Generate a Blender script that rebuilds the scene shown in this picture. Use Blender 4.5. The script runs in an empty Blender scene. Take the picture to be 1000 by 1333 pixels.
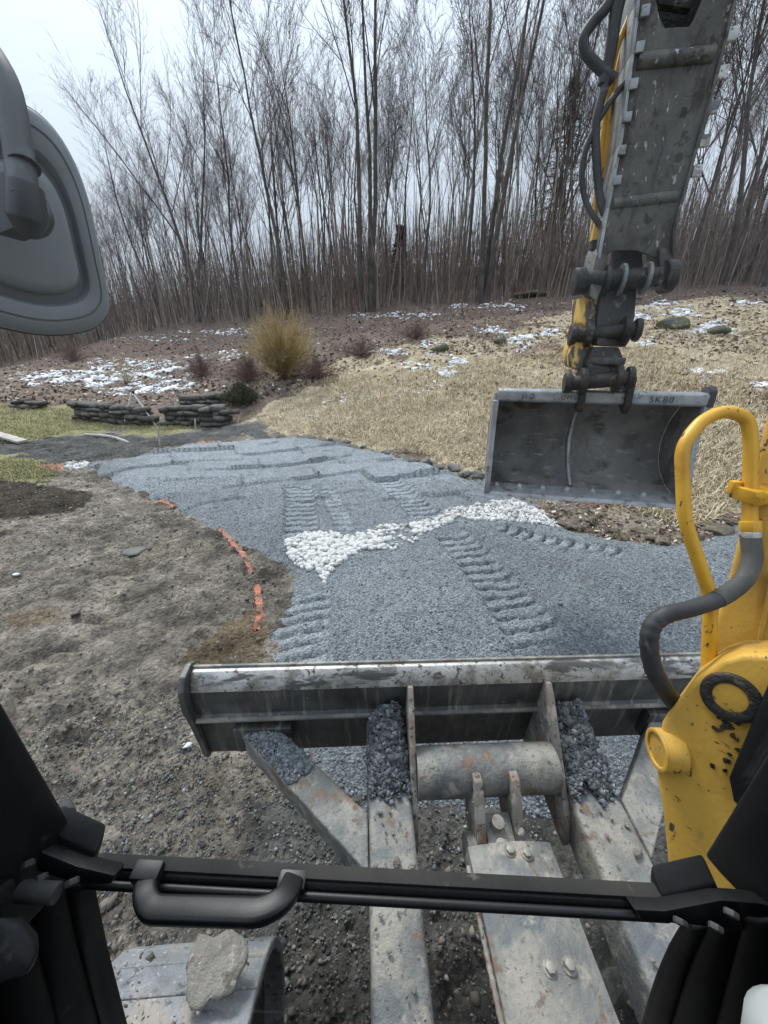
import bpy, bmesh, math, random
import numpy as np
from mathutils import Vector, Matrix

random.seed(7); RNG = np.random.default_rng(11)
sc = bpy.context.scene
col = sc.collection
R = math.radians

# ------------------------------------------------------------------ camera
EYE = 2.3; PITCH = R(24); FP = 500.0          # eye height, downward pitch, focal length in photograph pixels
cam = bpy.data.cameras.new('camera'); camo = bpy.data.objects.new('camera', cam); col.objects.link(camo)
camo.location = (0, 0, EYE); camo.rotation_euler = (R(90) - PITCH, 0, 0)
cam.sensor_fit = 'VERTICAL'; cam.sensor_height = 24; cam.lens = 24 * FP / 1333
cam.clip_start = 0.01; cam.clip_end = 2000
sc.camera = camo

# ------------------------------------------------------------------ sky, sun, exposure (bright overcast)
SUN_EL, SUN_AZ = R(50), R(-28)                # azimuth clockwise from +Y
w = bpy.data.worlds.new('World'); sc.world = w; w.use_nodes = True
nt = w.node_tree; nt.nodes.clear()
sky = nt.nodes.new('ShaderNodeTexSky'); sky.sky_type = 'NISHITA'; sky.sun_disc = False
sky.sun_elevation = SUN_EL; sky.sun_rotation = SUN_AZ; sky.dust_density = 3.0; sky.air_density = 1.0; sky.ozone_density = 1.5
hs = nt.nodes.new('ShaderNodeHueSaturation'); hs.inputs['Saturation'].default_value = 0.38
tc = nt.nodes.new('ShaderNodeTexCoord'); mp = nt.nodes.new('ShaderNodeMapping'); mp.inputs['Scale'].default_value = (1.2, 1.2, 3.5)
nz = nt.nodes.new('ShaderNodeTexNoise'); nz.inputs['Scale'].default_value = 1.6; nz.inputs['Detail'].default_value = 5
mr = nt.nodes.new('ShaderNodeMapRange'); mr.inputs[1].default_value = .3; mr.inputs[2].default_value = .75
mr.inputs[3].default_value = 0.8; mr.inputs[4].default_value = 0.96
mx = nt.nodes.new('ShaderNodeMixRGB'); mx.inputs[2].default_value = (6.7, 7.5, 8.8, 1)
bg = nt.nodes.new('ShaderNodeBackground'); bg.inputs[1].default_value = 0.1
ow = nt.nodes.new('ShaderNodeOutputWorld')
L = nt.links.new
L(sky.outputs[0], hs.inputs['Color']); L(tc.outputs['Generated'], mp.inputs[0]); L(mp.outputs[0], nz.inputs[0])
L(nz.outputs[0], mr.inputs[0]); L(mr.outputs[0], mx.inputs[0]); L(hs.outputs[0], mx.inputs[1])
# standard overcast sky: three times as bright overhead as at the horizon
sx_ = nt.nodes.new('ShaderNodeSeparateXYZ'); ma = nt.nodes.new('ShaderNodeMath'); ma.operation = 'MULTIPLY_ADD'; ma.inputs[1].default_value = 2 / 3; ma.inputs[2].default_value = 1 / 3
cl_ = nt.nodes.new('ShaderNodeMath'); cl_.operation = 'MAXIMUM'; cl_.inputs[1].default_value = 0
vm = nt.nodes.new('ShaderNodeVectorMath'); vm.operation = 'SCALE'
L(tc.outputs['Generated'], sx_.inputs[0]); L(sx_.outputs[2], cl_.inputs[0]); L(cl_.outputs[0], ma.inputs[0]); L(mx.outputs[0], vm.inputs[0]); L(ma.outputs[0], vm.inputs['Scale'])
L(vm.outputs[0], bg.inputs[0]); L(bg.outputs[0], ow.inputs[0])
sl = bpy.data.lights.new('sun', 'SUN'); sl.energy = 1.5; sl.angle = R(16); sl.color = (1, .97, .93)
so = bpy.data.objects.new('sun', sl); col.objects.link(so)
sdir = Vector((math.sin(SUN_AZ) * math.cos(SUN_EL), math.cos(SUN_AZ) * math.cos(SUN_EL), math.sin(SUN_EL)))
so.rotation_euler = sdir.to_track_quat('Z', 'Y').to_euler(); so.location = (-20, -30, 60)
vs = sc.view_settings; vs.view_transform = 'Standard'; vs.look = 'None'; vs.exposure = 1.25; vs.gamma = 1; vs.use_curve_mapping = False
sc.cycles.max_bounces = 6; sc.cycles.transparent_max_bounces = 12; sc.cycles.diffuse_bounces = 3

# ------------------------------------------------------------------ maths helpers
CP, SP = math.cos(PITCH), math.sin(PITCH)
def ray(px, py):
    a = (px - 500) / FP; b = (666.5 - py) / FP
    return np.array([a, CP + b * SP, b * CP - SP])
def W(px, py, d): return Vector(ray(px, py) * d + np.array([0, 0, EYE]))     # a point at camera depth d metres
def WY(px, py, Y):
    v = ray(px, py); return Vector(v * (Y / v[1]) + np.array([0, 0, EYE]))   # a point Y metres ahead
def WZ(px, py, z=0.0):
    v = ray(px, py); return Vector(v * ((z - EYE) / v[2]) + np.array([0, 0, EYE]))  # a point on the level z
def proj(x, y, z):
    z = z - EYE; d = y * CP - z * SP; d = np.where(d < .05, .05, d)
    return 500 + FP * x / d, 666.5 - FP * (y * SP + z * CP) / d
def hash2(ix, iy, s):
    h = (ix.astype(np.int64) * 374761393 + iy.astype(np.int64) * 668265263 + s * 1442695041) & 0xffffffff
    h = ((h ^ (h >> 13)) * 1274126177) & 0xffffffff
    return ((h ^ (h >> 16)) & 0xffff) / 65535.0
def vnoise(x, y, s=0):
    ix = np.floor(x); iy = np.floor(y); fx = x - ix; fy = y - iy
    fx = fx * fx * (3 - 2 * fx); fy = fy * fy * (3 - 2 * fy)
    a = hash2(ix, iy, s); b = hash2(ix + 1, iy, s); c = hash2(ix, iy + 1, s); d = hash2(ix + 1, iy + 1, s)
    return (a * (1 - fx) + b * fx) * (1 - fy) + (c * (1 - fx) + d * fx) * fy
def fbm(x, y, o=4, s=0, g=.5):
    r = 0; a = 1; t = 0
    for k in range(o):
        r = r + a * (vnoise(x * 2**k + 17.3 * k, y * 2**k - 9.1 * k, s + k) - .5); t += a; a *= g
    return r / t * 2
def smooth(e0, e1, x):
    t = np.clip((x - e0) / (e1 - e0), 0, 1); return t * t * (3 - 2 * t)
def inpoly(x, y, P):
    r = np.zeros(np.shape(x), bool); n = len(P)
    for i in range(n):
        x0, y0 = P[i]; x1, y1 = P[(i + 1) % n]
        if y0 == y1: continue
        c = ((y0 > y) != (y1 > y)) & (x < (x1 - x0) * (y - y0) / (y1 - y0) + x0)
        r ^= c
    return r
def polydist(x, y, P, closed=True):
    d = np.full(np.shape(x), 1e9); n = len(P)
    for i in range(n if closed else n - 1):
        x0, y0 = P[i]; x1, y1 = P[(i + 1) % n]
        l2 = (x1 - x0)**2 + (y1 - y0)**2 + 1e-12
        t = np.clip(((x - x0) * (x1 - x0) + (y - y0) * (y1 - y0)) / l2, 0, 1)
        d = np.minimum(d, np.hypot(x - x0 - t * (x1 - x0), y - y0 - t * (y1 - y0)))
    return d

# ------------------------------------------------------------------ mesh and object helpers
def np_mesh(name, V, F, mat=None, smooth_=False, cols=None):
    """V (n,3), F (m,k) arrays -> mesh"""
    V = np.asarray(V, np.float32); F = np.asarray(F, np.int32)
    me = bpy.data.meshes.new(name); k = F.shape[1]
    me.vertices.add(len(V)); me.vertices.foreach_set('co', V.ravel())
    me.loops.add(F.size); me.loops.foreach_set('vertex_index', F.ravel())
    me.polygons.add(len(F)); me.polygons.foreach_set('loop_start', np.arange(0, F.size, k, dtype=np.int32))
    me.polygons.foreach_set('loop_total', np.full(len(F), k, np.int32))
    if smooth_: me.polygons.foreach_set('use_smooth', np.ones(len(F), bool))
    if cols is not None:
        at = me.color_attributes.new('zone', 'FLOAT_COLOR', 'POINT')
        c4 = np.ones((len(V), 4), np.float32); c4[:, :3] = cols; at.data.foreach_set('color', c4.ravel())
    me.update(calc_edges=True); me.validate()
    if mat: me.materials.append(mat)
    return me
def link(name, me, parent=None):
    o = bpy.data.objects.new(name, me); col.objects.link(o)
    if parent is not None:
        o.parent = parent; o.matrix_parent_inverse = PINV.get(parent.name, Matrix())
    return o
PINV = {}
def empty(name, loc):
    o = bpy.data.objects.new(name, None); col.objects.link(o); o.location = loc; o.empty_display_size = .1
    PINV[o.name] = Matrix.Translation(-Vector(loc)); return o
def tag(o, label=None, cat=None, group=None, kind=None):
    if label: o['label'] = label
    if cat: o['category'] = cat
    if group: o['group'] = group
    if kind: o['kind'] = kind
    return o

class MB:
    """collects shapes into one bmesh"""
    def __init__(s): s.bm = bmesh.new()
    def hull(s, pts):
        vs_ = [s.bm.verts.new(p) for p in pts]; bmesh.ops.convex_hull(s.bm, input=vs_); return s
    def prism(s, pts, off):
        """polygon pts extruded by vector off"""
        off = Vector(off); a = [s.bm.verts.new(Vector(p)) for p in pts]; b = [s.bm.verts.new(Vector(p) + off) for p in pts]
        n = len(pts); s.bm.faces.new(a); s.bm.faces.new(list(reversed(b)))
        for i in range(n): s.bm.faces.new((a[i], b[i], b[(i + 1) % n], a[(i + 1) % n]))
        return s
    def box(s, c, X, Y, Z):
        """centre c and half-axis vectors"""
        c = Vector(c); X = Vector(X); Y = Vector(Y); Z = Vector(Z)
        return s.prism([c - X - Y - Z, c + X - Y - Z, c + X + Y - Z, c - X + Y - Z], 2 * Z)
    def tube(s, path, r, n=12, sec=None, up=None, cap=True):
        path = [Vector(p) for p in path]; m = len(path); rings = []; prev = None
        for i, p in enumerate(path):
            t = (path[min(i + 1, m - 1)] - path[max(i - 1, 0)]).normalized()
            if prev is None:
                u = Vector(up) if up is not None else (Vector((0, 0, 1)) if abs(t.z) < .9 else Vector((1, 0, 0)))
            else: u = prev
            u = (u - t * u.dot(t)).normalized(); v = t.cross(u); prev = u
            rr = r[i] if isinstance(r, (list, tuple)) else r
            if sec is None: ring = [p + (u * math.cos(2 * math.pi * k / n) + v * math.sin(2 * math.pi * k / n)) * rr for k in range(n)]
            else: ring = [p + (u * a + v * b) * rr for a, b in sec]
            rings.append([s.bm.verts.new(q) for q in ring])
        n = len(rings[0])
        for i in range(m - 1):
            for k in range(n): s.bm.faces.new((rings[i][k], rings[i][(k + 1) % n], rings[i + 1][(k + 1) % n], rings[i + 1][k]))
        if cap: s.bm.faces.new(list(reversed(rings[0]))); s.bm.faces.new(rings[-1])
        return s
    def cyl(s, a, b, r, n=20): return s.tube([a, b], r, n)
    def ring(s, c, ax, r0, r1, h, n=28):
        """annulus (washer, boss rim) standing h along ax"""
        ax = Vector(ax).normalized(); u = ax.orthogonal().normalized(); v = ax.cross(u); c = Vector(c)
        q = [[s.bm.verts.new(c + (u * math.cos(2 * math.pi * k / n) + v * math.sin(2 * math.pi * k / n)) * rr + ax * hh) for k in range(n)]
             for rr, hh in ((r0, 0), (r1, 0), (r1, h), (r0, h))]
        for j in range(4):
            for k in range(n): s.bm.faces.new((q[j][k], q[j][(k + 1) % n], q[(j + 1) % 4][(k + 1) % n], q[(j + 1) % 4][k]))
        return s
    def build(s, name, mat, parent=None, bevel=0, seg=2, smooth_=None, label=None, angle=35):
        bm = s.bm; bmesh.ops.recalc_face_normals(bm, faces=bm.faces[:])
        if bevel:
            ed = [e for e in bm.edges if len(e.link_faces) == 2 and e.calc_face_angle(0) > R(angle)]
            bmesh.ops.bevel(bm, geom=ed, offset=bevel, segments=seg, affect='EDGES', profile=.6, clamp_overlap=True)
        me = bpy.data.meshes.new(name); bm.to_mesh(me); bm.free()
        if smooth_ is not False:
            for p in me.polygons: p.use_smooth = True
            try: me.set_sharp_from_angle(angle=R(38))
            except Exception: pass
        me.materials.append(mat); o = link(name, me, parent)
        if label: o['label'] = label
        return o
def catmull(P, k=6):
    P = [Vector(p) for p in P]; Q = [P[0] * 2 - P[1]] + P + [P[-1] * 2 - P[-2]]; out = []
    for i in range(1, len(Q) - 2):
        a, b, c, d = Q[i - 1:i + 3]
        for j in range(k):
            t = j / k
            out.append(.5 * ((2 * b) + (c - a) * t + (2 * a - 5 * b + 4 * c - d) * t * t + (3 * b - a - 3 * c + d) * t**3))
    return out + [P[-1]]
def bent(P, r=.04, k=5):
    """polyline with rounded corners"""
    P = [Vector(p) for p in P]; out = [P[0]]
    for i in range(1, len(P) - 1):
        a = P[i - 1] - P[i]; b = P[i + 1] - P[i]; d = min(r, a.length * .45, b.length * .45)
        A = P[i] + a.normalized() * d; B = P[i] + b.normalized() * d
        for j in range(k + 1):
            t = j / k; out.append(A * (1 - t)**2 + P[i] * 2 * t * (1 - t) + B * t * t)
    return out + [P[-1]]

def sticks(P0, P1, r0, r1, n=3):
    """arrays of tapered n-sided sticks -> V, F"""
    P0 = np.asarray(P0, float); P1 = np.asarray(P1, float); N = len(P0)
    r0 = np.broadcast_to(r0, N); r1 = np.broadcast_to(r1, N)
    d = P1 - P0; d = d / (np.linalg.norm(d, axis=1, keepdims=True) + 1e-9)
    a = np.where(np.abs(d[:, 2:3]) < .9, [[0, 0, 1.]], [[1., 0, 0]])
    u = np.cross(d, a); u /= np.linalg.norm(u, axis=1, keepdims=True) + 1e-9; v = np.cross(d, u)
    V = np.zeros((N, 2 * n, 3))
    for k in range(n):
        q = u * math.cos(2 * math.pi * k / n) + v * math.sin(2 * math.pi * k / n)
        V[:, k] = P0 + q * r0[:, None]; V[:, n + k] = P1 + q * r1[:, None]
    f = np.array([[k, (k + 1) % n, n + (k + 1) % n, n + k] for k in range(n)])
    F = (f[None] + (np.arange(N) * 2 * n)[:, None, None]).reshape(-1, 4)
    return V.reshape(-1, 3), F
def joinvf(parts):
    Vs, Fs, o = [], [], 0
    for V, F in parts: Vs.append(V); Fs.append(F + o); o += len(V)
    return np.concatenate(Vs), np.concatenate(Fs)
def rand_rot(N, tilt=None):
    q = RNG.normal(size=(N, 4))
    if tilt is not None:
        yaw = RNG.uniform(0, 2 * np.pi, N); ax = RNG.normal(size=(N, 3)) * tilt
        q = np.stack([np.cos(yaw / 2), ax[:, 0], ax[:, 1], np.sin(yaw / 2)], 1)
    q /= np.linalg.norm(q, axis=1, keepdims=True); w_, x, y, z = q.T
    return np.stack([np.stack([1 - 2 * (y*y + z*z), 2 * (x*y - z*w_), 2 * (x*z + y*w_)], -1),
                     np.stack([2 * (x*y + z*w_), 1 - 2 * (x*x + z*z), 2 * (y*z - x*w_)], -1),
                     np.stack([2 * (x*z - y*w_), 2 * (y*z + x*w_), 1 - 2 * (x*x + y*y)], -1)], 1)
def scatter(bases, P, S, tilt=None):
    """copies of one of the base shapes (V,F) at points P, sizes S (N,3) or (N,)"""
    P = np.asarray(P, float); N = len(P); S = np.asarray(S, float)
    if S.ndim == 1: S = np.repeat(S[:, None], 3, 1)
    M = rand_rot(N, tilt); which = RNG.integers(0, len(bases), N); parts = []
    for b, (bv, bf) in enumerate(bases):
        ii = np.where(which == b)[0]
        if len(ii) == 0: continue
        v = bv[None] * (S[ii][:, None, :]); v = np.einsum('nij,nkj->nki', M[ii], v) + P[ii][:, None]
        F = (bf[None] + (np.arange(len(ii)) * len(bv))[:, None, None]).reshape(-1, bf.shape[1])
        parts.append((v.reshape(-1, 3), F))
    return joinvf(parts)
def rock_base(sub, amp, seed):
    bm = bmesh.new(); bmesh.ops.create_icosphere(bm, subdivisions=sub, radius=1); rr = random.Random(seed)
    cuts = [(Vector((rr.gauss(0, 1), rr.gauss(0, 1), rr.gauss(0, 1))).normalized(), rr.uniform(.55, .85)) for _ in range(7)]
    for v in bm.verts:
        p = v.co.copy()
        for n_, h in cuts:
            e = p.dot(n_)
            if e > h: p -= n_ * (e - h)
        v.co = p * (1 + rr.uniform(-amp, amp))
    V = np.array([v.co[:] for v in bm.verts]); F = np.array([[x.index for x in f.verts] for f in bm.faces]); bm.free(); return V, F
OCT = []
for s_ in range(4):
    rr = np.random.default_rng(s_)
    ov = np.array([[1, 0, 0], [-1, 0, 0], [0, 1, 0], [0, -1, 0], [0, 0, 1], [0, 0, -1.]]) * rr.uniform(.6, 1.25, (6, 1)) + rr.normal(0, .18, (6, 3))
    of = np.array([[0, 2, 4], [2, 1, 4], [1, 3, 4], [3, 0, 4], [2, 0, 5], [1, 2, 5], [3, 1, 5], [0, 3, 5]]); OCT.append((ov, of))
ROCKS = [rock_base(1, .08, k) for k in range(5)]
BOULD = [rock_base(3, .035, 20 + k) for k in range(4)]
QUAD = [(np.array([[-1, -.6, 0], [1, -.5, .15], [.9, .6, 0], [-.9, .5, .2]]), np.array([[0, 1, 2, 3]]))]

# ------------------------------------------------------------------ procedural materials
def nodes(name):
    m = bpy.data.materials.new(name); m.use_nodes = True; t = m.node_tree
    return m, t, t.nodes['Principled BSDF']
def noise_(t, scale, detail=4, rough=.55, co=None, dist=0):
    n_ = t.nodes.new('ShaderNodeTexNoise'); n_.inputs['Scale'].default_value = scale; n_.inputs['Detail'].default_value = detail
    n_.inputs['Roughness'].default_value = rough; n_.inputs['Distortion'].default_value = dist
    if co is None:
        co = t.nodes.new('ShaderNodeTexCoord').outputs['Object']
    t.links.new(co, n_.inputs['Vector']); return n_.outputs[0]
def ramp_(t, fac, stops):
    r = t.nodes.new('ShaderNodeValToRGB'); e = r.color_ramp.elements
    while len(e) < len(stops): e.new(.5)
    for q, (p, c) in zip(e, stops): q.position = p; q.color = (*c, 1)
    t.links.new(fac, r.inputs[0]); return r.outputs[0]
def mix_(t, fac, a, b, mode='MIX'):
    m = t.nodes.new('ShaderNodeMixRGB'); m.blend_type = mode
    for s_, v in ((0, fac), (1, a), (2, b)):
        if isinstance(v, (int, float)): m.inputs[s_].default_value = v
        elif isinstance(v, tuple): m.inputs[s_].default_value = (*v, 1)
        else: t.links.new(v, m.inputs[s_])
    return m.outputs[0]
def bump_(t, p, h, strength=.3, dist=.01):
    b = t.nodes.new('ShaderNodeBump'); b.inputs['Strength'].default_value = strength; b.inputs['Distance'].default_value = dist
    t.links.new(h, b.inputs['Height']); t.links.new(b.outputs[0], p.inputs['Normal'])
def layered(name, base, spots, rough=(.5, .8), metal=0., bump=.25, bdist=.004, bscale=60, spec=.5):
    """base: list of ramp stops over a broad noise; spots: (scale, threshold, softness, colour[, stretch xyz])"""
    m, t, p = nodes(name)
    c = ramp_(t, noise_(t, base[0], 6), base[1])
    for i, sp in enumerate(spots):
        co = None
        if len(sp) > 4:
            tcn = t.nodes.new('ShaderNodeTexCoord'); mpn = t.nodes.new('ShaderNodeMapping'); mpn.inputs['Scale'].default_value = sp[4]
            t.links.new(tcn.outputs['Object'], mpn.inputs[0]); co = mpn.outputs[0]
        f = noise_(t, sp[0], 7, .62, co, .3)
        k = ramp_(t, f, [(sp[1], (0, 0, 0)), (min(sp[1] + sp[2], 1), (1, 1, 1))])
        c = mix_(t, k, c, sp[3])
    t.links.new(c, p.inputs['Base Color'])
    rr_ = t.nodes.new('ShaderNodeMapRange'); t.links.new(noise_(t, base[0] * 2.3, 5), rr_.inputs[0])
    rr_.inputs[3].default_value = rough[0]; rr_.inputs[4].default_value = rough[1]; t.links.new(rr_.outputs[0], p.inputs['Roughness'])
    p.inputs['Metallic'].default_value = metal
    if 'Specular IOR Level' in p.inputs: p.inputs['Specular IOR Level'].default_value = spec
    if bump: bump_(t, p, noise_(t, bscale, 6, .65), bump, bdist)
    return m
def island(name, stops, rough=.9, nscale=None, bump=0, bscale=40, bdist=.01):
    m, t, p = nodes(name); g = t.nodes.new('ShaderNodeNewGeometry')
    c = ramp_(t, g.outputs['Random Per Island'], stops)
    if nscale: c = mix_(t, .6, c, ramp_(t, noise_(t, nscale, 5), [(.3, (.45, .45, .45)), (.7, (1.1, 1.1, 1.1))]), 'MULTIPLY')
    t.links.new(c, p.inputs['Base Color']); p.inputs['Roughness'].default_value = rough
    p.inputs['Specular IOR Level'].default_value = .25
    if bump: bump_(t, p, noise_(t, bscale, 6, .65), bump, bdist)
    return m
def zone_mat(name, fine, fscale, bump, bdist, bscale, rough=.95, spec=.2, grain=60, gvar=(.6, 1.35), gbump=.5):
    """ground: zone colour from the mesh, broken up by two noises"""
    m, t, p = nodes(name); a = t.nodes.new('ShaderNodeAttribute'); a.attribute_name = 'zone'
    co = t.nodes.new('ShaderNodeTexCoord').outputs['Object']
    c = a.outputs['Color']
    for s_, lo, hi in ((fscale, 1 - fine, 1 + fine), (fscale * 7.3, 1 - fine * .8, 1 + fine * .8)):
        c = mix_(t, 1., c, ramp_(t, noise_(t, s_, 6, .65, co), [(.3, (lo,) * 3), (.7, (hi,) * 3)]), 'MULTIPLY')
    # single grains: a tone for each cell and a dip between them
    vo = t.nodes.new('ShaderNodeTexVoronoi'); vo.inputs['Scale'].default_value = grain; t.links.new(co, vo.inputs['Vector'])
    sp = t.nodes.new('ShaderNodeSeparateColor'); t.links.new(vo.outputs['Color'], sp.inputs[0])
    c = mix_(t, 1., c, ramp_(t, sp.outputs[0], [(0, (gvar[0],) * 3), (.5, (1., 1., 1.)), (1, (gvar[1],) * 3)]), 'MULTIPLY')
    t.links.new(c, p.inputs['Base Color']); p.inputs['Roughness'].default_value = rough
    p.inputs['Specular IOR Level'].default_value = spec
    hsum = t.nodes.new('ShaderNodeMath'); hsum.operation = 'MULTIPLY_ADD'; hsum.inputs[1].default_value = -gbump
    t.links.new(vo.outputs['Distance'], hsum.inputs[0]); t.links.new(noise_(t, bscale, 8, .7, co), hsum.inputs[2])
    bump_(t, p, hsum.outputs[0], bump, bdist)
    return m

M = {}
M['ground'] = zone_mat('ground', .42, 3.0, 1., .06, 24, grain=38, gvar=(.72, 1.25), gbump=.35)
M['gravel'] = zone_mat('gravel', .16, 9.0, 1., .03, 60, rough=.85, grain=66, gvar=(.6, 1.4), gbump=.55)
M['gravel_stone'] = island('gravel_stone', [(0, (.10, .11, .12)), (.4, (.165, .182, .196)), (.85, (.24, .26, .277)), (1, (.36, .38, .4))], .8)
M['clod'] = island('clod', [(0, (.085, .073, .06)), (.5, (.17, .15, .127)), (.96, (.25, .225, .195)), (1, (.42, .39, .35))], .95)
M['white_stone'] = island('white_stone', [(0, (.28, .265, .24)), (.3, (.5, .49, .47)), (1, (.74, .745, .74))], .7, 30, .3, 60, .003)
M['rock'] = layered('rock', (3, [(.3, (.07, .07, .068)), (.55, (.16, .155, .145)), (.75, (.25, .24, .22))]), [(5, .55, .1, (.09, .10, .045))], (.8, .95), 0, .6, .02, 14)
M['wall_rock'] = layered('wall_rock', (4, [(.3, (.045, .044, .04)), (.55, (.11, .107, .1)), (.75, (.2, .195, .18))]), [(4, .54, .12, (.09, .09, .05)), (12, .6, .06, (.28, .275, .26))], (.85, .95), 0, .8, .03, 16)
M['chip'] = island('chip', [(0, (.05, .05, .048)), (.5, (.12, .122, .12)), (.95, (.19, .195, .195)), (1, (.36, .37, .37))], .85)
M['chip2'] = island('heap_chip', [(0, (.05, .055, .06)), (.5, (.12, .13, .14)), (.95, (.21, .225, .24)), (1, (.38, .4, .41))], .8)
M['orange_clod'] = island('orange_clod', [(0, (.2, .08, .045)), (.5, (.45, .11, .05)), (1, (.62, .22, .13))], .9)
M['mossy'] = layered('mossy', (2.5, [(.3, (.05, .048, .04)), (.7, (.16, .15, .13))]), [(3, .45, .12, (.085, .09, .03)), (7, .62, .04, (.3, .29, .26))], (.85, .95), 0, .6, .02, 14)
M['snow'] = layered('snow', (4, [(.3, (.72, .75, .79)), (.7, (.85, .86, .88))]), [], (.6, .8), 0, .4, .02, 25)
M['straw'] = island('straw', [(0, (.22, .165, .10)), (.35, (.44, .36, .23)), (.75, (.60, .51, .35)), (1, (.70, .63, .47))], .85)
M['leaf'] = island('leaf', [(0, (.08, .055, .043)), (.4, (.19, .135, .105)), (.75, (.30, .24, .19)), (.9, (.46, .40, .34)), (1, (.68, .64, .6))], .85)
M['lawn'] = island('lawn', [(0, (.13, .13, .05)), (.5, (.25, .235, .105)), (1, (.46, .41, .23))], .8)
M['bark'] = layered('bark', (1.6, [(.3, (.04, .034, .03)), (.55, (.085, .073, .066)), (.75, (.15, .135, .125))]), [(2.2, .66, .06, (.26, .25, .23), (2, 2, .6))], (.85, .95), 0, .8, .03, 12)
M['twig'] = layered('twig', (.5, [(.3, (.06, .045, .04)), (.7, (.115, .09, .082))]), [], (.85, .95), 0, 0)
M['pale_bark'] = layered('pale_bark', (2.0, [(.3, (.22, .2, .18)), (.6, (.42, .4, .37))]), [(4, .58, .05, (.07, .06, .055), (1, 1, 2.5))], (.75, .9), 0, .5, .02, 14)
M['sapling'] = island('sapling', [(0, (.10, .074, .062)), (.5, (.2, .155, .132)), (.9, (.29, .235, .205)), (1, (.48, .45, .41))], .9)
M['needle'] = island('needle', [(0, (.012, .02, .012)), (.6, (.03, .045, .025)), (1, (.06, .07, .035))], .8)
M['juniper'] = island('juniper', [(0, (.03, .04, .022)), (.6, (.07, .085, .045)), (1, (.15, .16, .09))], .8)
M['yellow_twig'] = island('yellow_twig', [(0, (.24, .17, .08)), (.5, (.45, .34, .15)), (1, (.6, .48, .24))], .8)
M['red_twig'] = island('red_twig', [(0, (.10, .055, .05)), (.6, (.2, .135, .115)), (1, (.3, .23, .2))], .85)
M['orange_paint'] = layered('orange_paint', (25, [(.35, (.48, .11, .045)), (.65, (.60, .20, .11))]), [(28, .47, .05, (.15, .12, .10)), (90, .52, .06, (.2, .13, .1))], (.7, .9), 0, .6, .01, 60)
M['weathered_wood'] = layered('weathered_wood', (6, [(.3, (.30, .27, .23)), (.7, (.5, .47, .42))]), [(9, .6, .08, (.16, .13, .1), (3, 3, .6))], (.8, .9), 0, .4, .004, 50)
M['white_cloth'] = layered('white_cloth', (6, [(.3, (.6, .62, .64)), (.7, (.8, .81, .82))]), [], (.6, .8), 0, .3, .01, 20)
# machine
M['steel'] = layered('worn_steel', (7, [(.25, (.12, .123, .122)), (.45, (.18, .18, .172)), (.7, (.27, .26, .235))]),
                     [(7, .46, .16, (.30, .282, .247)), (5, .5, .12, (.12, .133, .142), (1, 1, .7)), (16, .55, .1, (.33, .305, .265)), (9, .585, .05, (.17, .115, .08)), (45, .58, .08, (.13, .122, .108)), (110, .63, .04, (.07, .065, .06))], (.4, .8), .2, .7, .008, 55)
M['blade_steel'] = layered('blade_steel', (9, [(.3, (.04, .043, .045)), (.55, (.075, .077, .077)), (.75, (.13, .128, .12))]),
                     [(12, .54, .12, (.18, .173, .16), (3, 1, .3)), (14, .64, .05, (.14, .08, .05)), (60, .66, .03, (.24, .23, .21))], (.3, .6), .3, .5, .005, 60)
M['bright_steel'] = layered('polished_steel', (9, [(.3, (.30, .30, .29)), (.55, (.52, .51, .49)), (.75, (.64, .63, .6))]),
                     [(13, .5, .1, (.24, .225, .2)), (9, .55, .06, (.12, .12, .118), (.4, 1, 2)), (45, .58, .05, (.09, .08, .07))], (.3, .6), .45, .5, .005, 80)
M['rusty'] = layered('rusty_steel', (12, [(.3, (.16, .16, .155)), (.5, (.25, .22, .19)), (.7, (.27, .165, .10))]), [(14, .5, .08, (.38, .36, .325)), (50, .58, .05, (.07, .06, .055))], (.6, .85), .15, .6, .006, 60)
M['stick_steel'] = layered('stick_plate', (4, [(.3, (.045, .043, .038)), (.5, (.08, .077, .068)), (.75, (.125, .12, .105))]),
                     [(6, .5, .1, (.042, .038, .034), (2, 2, .5)), (9, .52, .1, (.115, .108, .09), (1, 1, .5)), (14, .57, .05, (.035, .032, .029)), (34, .63, .03, (.36, .35, .33), (1, 1, .35))], (.5, .8), .1, .7, .01, 40)
M['grease'] = layered('greasy_black', (9, [(.3, (.008, .0075, .007)), (.55, (.018, .016, .014)), (.8, (.06, .05, .042))]), [(14, .6, .06, (.11, .095, .08)), (9, .63, .04, (.10, .06, .035))], (.3, .7), .2, .8, .01, 50)
M['bucket'] = layered('bucket_steel', (4, [(.3, (.12, .12, .116)), (.5, (.185, .182, .175)), (.75, (.27, .262, .25))]),
                     [(3.5, .53, .1, (.085, .081, .073)), (5, .62, .05, (.12, .085, .05)), (14, .58, .1, (.32, .315, .30), (.6, 1, 2)), (60, .66, .04, (.45, .44, .43))], (.4, .7), .1, .6, .008, 50)
M['bucket_edge'] = layered('bucket_edge', (9, [(.3, (.2, .208, .215)), (.7, (.38, .39, .395))]), [(14, .58, .06, (.15, .143, .135)), (50, .63, .05, (.5, .5, .49))], (.35, .65), .4, .5, .006, 60)
M['yellow'] = layered('yellow_paint', (2.5, [(.3, (.58, .33, .045)), (.7, (.68, .41, .07))]),
                     [(5, .52, .16, (.50, .27, .035)), (14, .58, .1, (.46, .28, .07), (1, 1, .4)), (26, .635, .015, (.06, .05, .04), (1, .6, .3)), (70, .645, .015, (.10, .08, .06)), (30, .655, .012, (.05, .045, .04), (.25, .25, 1.6)), (3, .5, .2, (.44, .27, .06), (1, 1, .6))], (.5, .8), 0, .35, .004, 45)
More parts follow.
